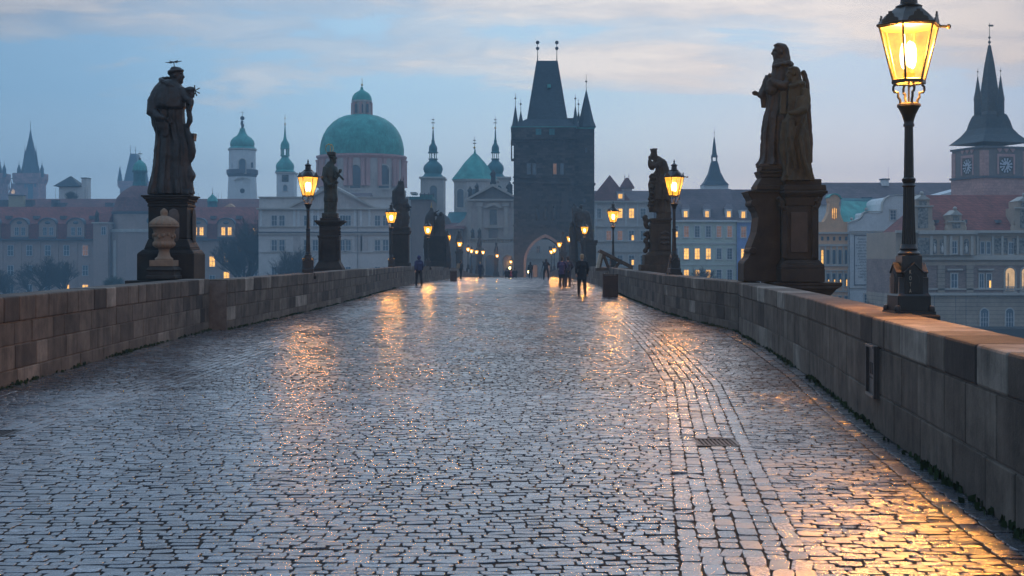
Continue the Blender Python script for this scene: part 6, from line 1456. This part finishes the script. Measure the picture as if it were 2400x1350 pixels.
# ------------------------------------------------------------------ bare trees on the bank
def tree(px, Y, py_base, h, spread, label, seed, tw='twig', lean=0.0, dense=1.0, name='bare_tree', low=False, twr=.008):
    rnd = random.Random(seed); x = wx(px, Y); zb = -9.0 if py_base is None else wz(py_base, Y)
    r = thing(name, label, 'tree', (x, Y, zb), 'bare trees on the embankment'); tr, cr = MB(), MB()
    def br(p, d, L, rad, dep):
        n = 3; pts = [p]; q = p.copy(); dd = d.copy()
        for i in range(n):
            dd = (dd + Vector((rnd.gauss(0,.13), rnd.gauss(0,.13), rnd.gauss(.04,.08)))).normalized(); q = q + dd*(L/n); pts.append(q.copy())
        mb = tr if dep < 3 else cr
        mb.tube(pts, [max(twr, rad*(1-.32*i/n)) for i in range(n+1)], 6 if dep < 2 else 3, cap=False)
        if dep >= 5: return
        k = {0:5,1:4,2:4,3:4,4:4,5:4}[dep]; k = max(2, int(round(k*dense)))
        for i in range(k):
            t = rnd.uniform(.35, 1.0) if dep else rnd.uniform(.45 if not low else .2, 1.0); pi = pts[min(n, int(t*n))].lerp(pts[min(n, int(t*n)+1)], t*n-int(t*n))
            a = rnd.uniform(0, 6.28); side = Vector((math.cos(a), math.sin(a), 0)); s = rnd.uniform(.6,1.25)*spread
            nd = (dd*rnd.uniform(.5,.9) + side*s + Vector((0,0,rnd.uniform(-.05,.35)))).normalized()
            br(pi, nd, L*rnd.uniform(.62,.86), rad*.52, dep+1)
        if dep < 4: br(pts[-1], dd, L*.72, rad*.66, dep+1)
    br(Vector((x, Y, zb)), Vector((lean,0,1)).normalized(), h*.30, h*.028, 0)
    tr.build('trunk', MT['bark'], r, 180); cr.build('crown', MT[tw], r)
tree(78, 275, None, 13.0, .8, 'spreading bare riverside tree in front of the left end of the palace', 3, lean=.25, low=True)
tree(20, 280, None, 10.5, .9, 'low bare tree at the far left edge below the palace', 11, lean=-.3, low=True)
tree(165, 285, None, 11.0, .5, 'upright bare tree below the middle dormers of the palace', 5, low=True)
tree(262, 280, None, 7.5, .9, 'bushy budding tree just left of the friar pedestal', 8, 'willow', dense=1.2, low=True)
tree(575, 272, None, 21.5, .55, 'tall dense bare tree hiding the right end of the palace', 21, dense=1.2)
tree(688, 255, None, 14.5, .7, 'bare tree in front of the monastery left of the bronze priest lamp', 34, low=True)
tree(862, 250, None, 9.0, .95, 'rounded leafless tree between the bronze priest and the spiked saint', 41, 'twig', dense=1.25, low=True)
tree(1648, 245, None, 10.0, .75, 'thin bare tree before the pale green house', 52, dense=.9, twr=.008)
tree(2070, 205, None, 6.0, .85, 'small bare tree below the blackletter inscription', 63, dense=1.1, low=True, twr=.010)
tree(166, 385, 482, 5.5, .8, 'small bare roof garden tree before the white attic house', 71, low=True)

# ------------------------------------------------------------------ people
def person(px, pyf, Y, H, head_, label, top, legs, hair, pose='stand', hood=False, coat=0.0, lift=None):
    """head_ = heading in degrees, 0 faces the camera, 180 faces away"""
    x = wx(px, Y); z0 = float(deckz(Y)); r = thing('person', label, 'person', (x, Y, z0), 'people on the bridge'); s = H/1.75
    Mx = Matrix.Translation((x, Y, z0)) @ Matrix.Rotation(R(head_), 4, 'Z') @ Matrix.Diagonal((s,s,s,1))
    V = Vector
    if pose == 'crouch':
        J = dict(pel=V((0,.10,.30)), chest=V((0,-.05,.62)), neck=V((0,-.12,.80)), head=V((0,-.17,.95)))
        hip = lambda k: V((k*.10,.08,.28)); knee = lambda k: V((k*.20,-.32,.50)); ank = lambda k: V((k*.15,-.18,.09))
        sh = lambda k: V((k*.19,-.06,.72)); el = lambda k: V((k*.26,-.25,.52)); wr = lambda k: V((k*.10,-.42,.52))
    else:
        J = dict(pel=V((0,0,.95)), chest=V((0,0,1.25)), neck=V((0,-.01,1.47)), head=V((0,-.03,1.62)))
        st = {'walk':.20}.get(pose, .03); sp = .18 if pose == 'photo' else .09
        hip = lambda k: V((k*.095,0,.93)); knee = lambda k: V((k*(sp+.01),-k*st*.6-.02,.50)); ank = lambda k: V((k*(sp+.02),-k*st+.02,.085))
        sh = lambda k: V((k*.19,.0,1.41))
        if pose == 'photo': el = lambda k: V((k*.27,-.16,1.24)); wr = lambda k: V((k*.08,-.26,1.50))
        elif pose == 'tripod': el = lambda k: V((k*.25,-.10,1.15)); wr = lambda k: V((k*.12,-.34,1.20))
        elif pose == 'pocket': el = lambda k: V((k*.28,.06,1.14)); wr = lambda k: V((k*.20,-.10,.98))
        else: el = lambda k: V((k*.25,.02+k*st*.3,1.13)); wr = lambda k: V((k*.25,-.06+k*st*.7,.90))
    b = MB(); hd = J['head']
    b.ell(hd+V((0,.012,.03)), (.078,.098,.10), 14, 10); b.ell(hd+V((0,-.030,-.045)), (.062,.068,.085), 12, 8)
    b.tube([hd+V((0,-.095,.015)), hd+V((0,-.122,-.025)), hd+V((0,-.105,-.04))], [.011,.016,.012], 6)
    b.ell(hd+V((0,-.085,-.075)), (.026,.016,.010), 8, 6); b.ell(hd+V((0,-.085,.028)), (.06,.018,.014), 8, 6)
    for k in (-1,1): b.ell(hd+V((k*.078,.01,-.01)), (.012,.02,.032), 8, 6); b.ell(hd+V((k*.030,-.084,.008)), (.014,.012,.010), 8, 6)
    b.tube([J['neck']+V((0,.01,-.06)), J['neck'], hd+V((0,.01,-.05))], [.062,.056,.054], 10)
    b.tube([J['pel'], (J['pel']+J['chest'])/2, J['chest'], J['neck']+V((0,0,-.06))], [.145,.13,.155,.08], 12)
    for k in (-1,1):
        b.tube([J['neck']+V((0,0,-.09)), sh(k)], [.07,.062], 10); b.tube([sh(k), el(k), wr(k)], [.056,.042,.028], 10); b.tube([J['pel'], hip(k)], [.13,.095], 10); b.tube([hip(k), knee(k), ank(k)], [.092,.060,.040], 10)
        d = (wr(k)-el(k)).normalized(); n = d.cross(V((1,0,0))).normalized() if abs(d.x) < .9 else V((0,0,1)); t = d.cross(n).normalized(); c = wr(k)+d*.05
        b.tube([wr(k), c, c+d*.035], [.026,.036,.034], 8)
        for i, L in enumerate((.062,.075,.070,.055)):
            o = t*((i-1.5)*.019); b.tube([c+o+d*.03, c+o+d*(.03+L*.5)+n*.008, c+o+d*(.02+L)+n*.022], [.0095,.009,.0075], 6)
        b.tube([c+t*.03-d*.01, c+t*.055+d*.02+n*.01, c+t*.05+d*.055+n*.018], [.012,.010,.008], 6)
        b.tube([ank(k)+V((0,.03,-.03)), ank(k)+V((0,-.08,-.05)), ank(k)+V((0,-.16,-.06))], [.04,.036,.026], 8)
    b.xform(Mx); fuse(b, .0125*s, 'body', MT['skin'], r, smooth_it=1)
    c = MB()
    lo = J['pel']+V((0,0,-.06-coat)) if pose != 'crouch' else J['pel']+V((0,.02,-.12))
    c.tube([lo, J['pel'], (J['pel']+J['chest'])/2, J['chest']+V((0,0,.02)), J['neck']+V((0,0,-.10)), J['neck']+V((0,0,-.005))], [.185+coat*.06,.18,.165,.19,.135,.075], 16)
    for k in (-1,1): c.tube([J['neck']+V((0,0,-.09)), sh(k)+V((k*.01,0,0))], [.095,.082], 10); c.tube([sh(k), el(k), wr(k)-(wr(k)-el(k))*.06], [.082,.066,.048], 10)
    if hood: c.ell(hd+V((0,.045,.02)), (.115,.12,.145), 12, 8); c.ell(J['neck']+V((0,.06,-.01)), (.12,.09,.08), 10, 6)
    c.xform(Mx); fuse(c, .018*s, 'jacket', MT[top], r, amp=.010, nscale=9)
    c = MB()
    for k in (-1,1): c.tube([hip(k)+V((0,0,.06)), hip(k), knee(k), ank(k)+V((0,0,-.01))], [.12,.118,.082,.062], 10)
    c.tube([J['pel']+V((0,0,.06)), J['pel']+V((0,0,-.05))], [.155,.15], 12); c.xform(Mx); fuse(c, .018*s, 'trousers', MT[legs], r, amp=.008, nscale=9)
    c = MB()
    for k in (-1,1): c.tube([ank(k)+V((0,.045,-.045)), ank(k)+V((0,-.06,-.042)), ank(k)+V((0,-.185,-.055))], [.05,.045,.032], 8)
    c.xform(Mx); fuse(c, .016*s, 'shoes', MT['cloth_black'], r)
    if not hood: c = MB(); c.ell(hd+V((0,.03,.055)), (.092,.098,.088), 12, 8); c.ell(hd+V((0,.055,-.02)), (.085,.07,.09), 10, 8); c.xform(Mx); fuse(c, .015*s, 'hair', MT[hair], r, amp=.006, nscale=14)
    return r, Mx
person(982, 668, 76, 1.76, 200, 'walker in a royal blue hooded jacket beside the left parapet', 'cloth_blue', 'cloth_black', 'hair_dark', 'walk', hood=True)
r_, m_ = person(1080, 655, 122, 1.76, 115, 'dark jacketed walker carrying a tan backpack near the crest', 'cloth_brown', 'cloth_black', 'hair_dark', 'stand')
def gear(name, label, cat, M_, fn, parts, group=None):
    o = M_ @ Vector((0,0,0)); r = thing(name, label, cat, o, group)
    for pn, mt in parts:
        b = MB(); fn(b, pn); b.xform(M_); b.build(pn, MT[mt], r, 40)
def bp(b, pn):
    if pn == 'pack': b.loft([[(x*sx_,y,z) for x,y in ((-.17,.17),(.17,.17),(.15,.36),(-.15,.36))] for z, sx_ in ((.98,.9),(1.02,1),(1.36,1),(1.46,.75))])
    if pn == 'pocket': b.cbox(0,.38,1.03,.24,.06,.22,.22,.05)
    if pn == 'strap':
        for k in (-1,1): b.tube([(k*.11,.2,1.42),(k*.12,.02,1.52),(k*.13,-.2,1.38),(k*.15,-.19,1.15),(k*.16,.18,1.05)], .022, 6)
gear('backpack', 'tan canvas backpack on the dark jacketed walker near the crest', 'backpack', m_, bp, (('pack','cloth_tan'),('pocket','cloth_tan'),('strap','cloth_brown')))
person(1125, 655, 134, 1.74, 150, 'person in dark clothes standing near the crest left of the crouching pair', 'cloth_navy', 'cloth_navy', 'hair_fair', 'tripod')
person(1188.5, 653, 131, 1.72, 175, 'crouching person in black, left of the pair at the crest', 'cloth_black', 'cloth_black', 'hair_dark', 'crouch')
person(1207, 652, 132, 1.80, 190, 'crouching person in black, right of the pair at the crest', 'cloth_black', 'cloth_black', 'hair_dark', 'crouch')
person(1198, 652, 134.5, 1.60, 180, 'crouching person in a red jacket between the two in black', 'cloth_red', 'cloth_black', 'hair_dark', 'crouch')
person(1243, 652, 138, 1.72, 180, 'dark hooded figure standing before the left side of the gate arch', 'cloth_black', 'cloth_black', 'hair_dark', 'stand', hood=True, coat=.25)
r7, m7 = person(1280, 655, 110, 1.78, 175, 'photographer in black with camera raised, in front of the gate arch', 'cloth_black', 'cloth_black', 'hair_dark', 'photo', hood=True)
r8, m8 = person(1317, 672, 70, 1.70, 165, 'photographer in a dusky purple jacket bending to a tripod', 'cloth_purple', 'cloth_black', 'hair_dark', 'tripod', coat=.12)
person(1331, 670, 72.5, 1.72, 195, 'companion in navy jeans close behind the purple jacketed photographer', 'cloth_navy', 'cloth_navy', 'hair_dark', 'pocket')
person(1364, 692, 55.5, 1.80, 185, 'fair haired walker in a long dark coat by the right parapet', 'cloth_black', 'cloth_black', 'hair_fair', 'walk', coat=.22)
def tripod(x, Y, h, spread, label, camera=True):
    z0 = float(deckz(Y)); r = thing('tripod', label, 'tripod', (x,Y,z0), 'camera tripods')
    for k in range(3):
        a = R(90+120*k+15); b = MB(); b.tube([(x+.03*math.cos(a),Y+.03*math.sin(a),z0+h-.12),(x+spread*math.cos(a),Y+spread*math.sin(a),z0+.0)], [.018,.012], 6); b.build('leg', MT['ironplain'], r)
    b = MB(); b.lathe([(.05,z0+h-.15),(.05,z0+h-.08),(.015,z0+h-.07),(.015,z0+h),(.04,z0+h+.02)], x, Y, 10); b.build('head', MT['ironplain'], r)
    if camera:
        b = MB(); b.cbox(x,Y,z0+h+.022,.14,.07,.10); b.cbox(x,Y,z0+h+.123,.05,.05,.035); m = MB().lathe([(.04,0),(.045,.05),(.04,.11)], n=14); m.xform(Matrix.Translation((x,Y+.035,z0+h+.07)) @ Matrix.Rotation(R(-90),4,'X')); m.build('lens', MT['black'], r); b.build('camera', MT['black'], r, bevel=.008)
tripod(wx(1326,69), 70.6, 1.32, .55, 'wide legged camera tripod in front of the purple jacketed photographer')
tripod(wx(1273,112), 112.2, 1.45, .5, 'thin camera tripod beside the photographer under the gate arch')
tripod(wx(1131,135.5), 135.5, 1.3, .5, 'small camera tripod beside the person left of the crouching pair')
bpy.data.scenes.remove(TMP)
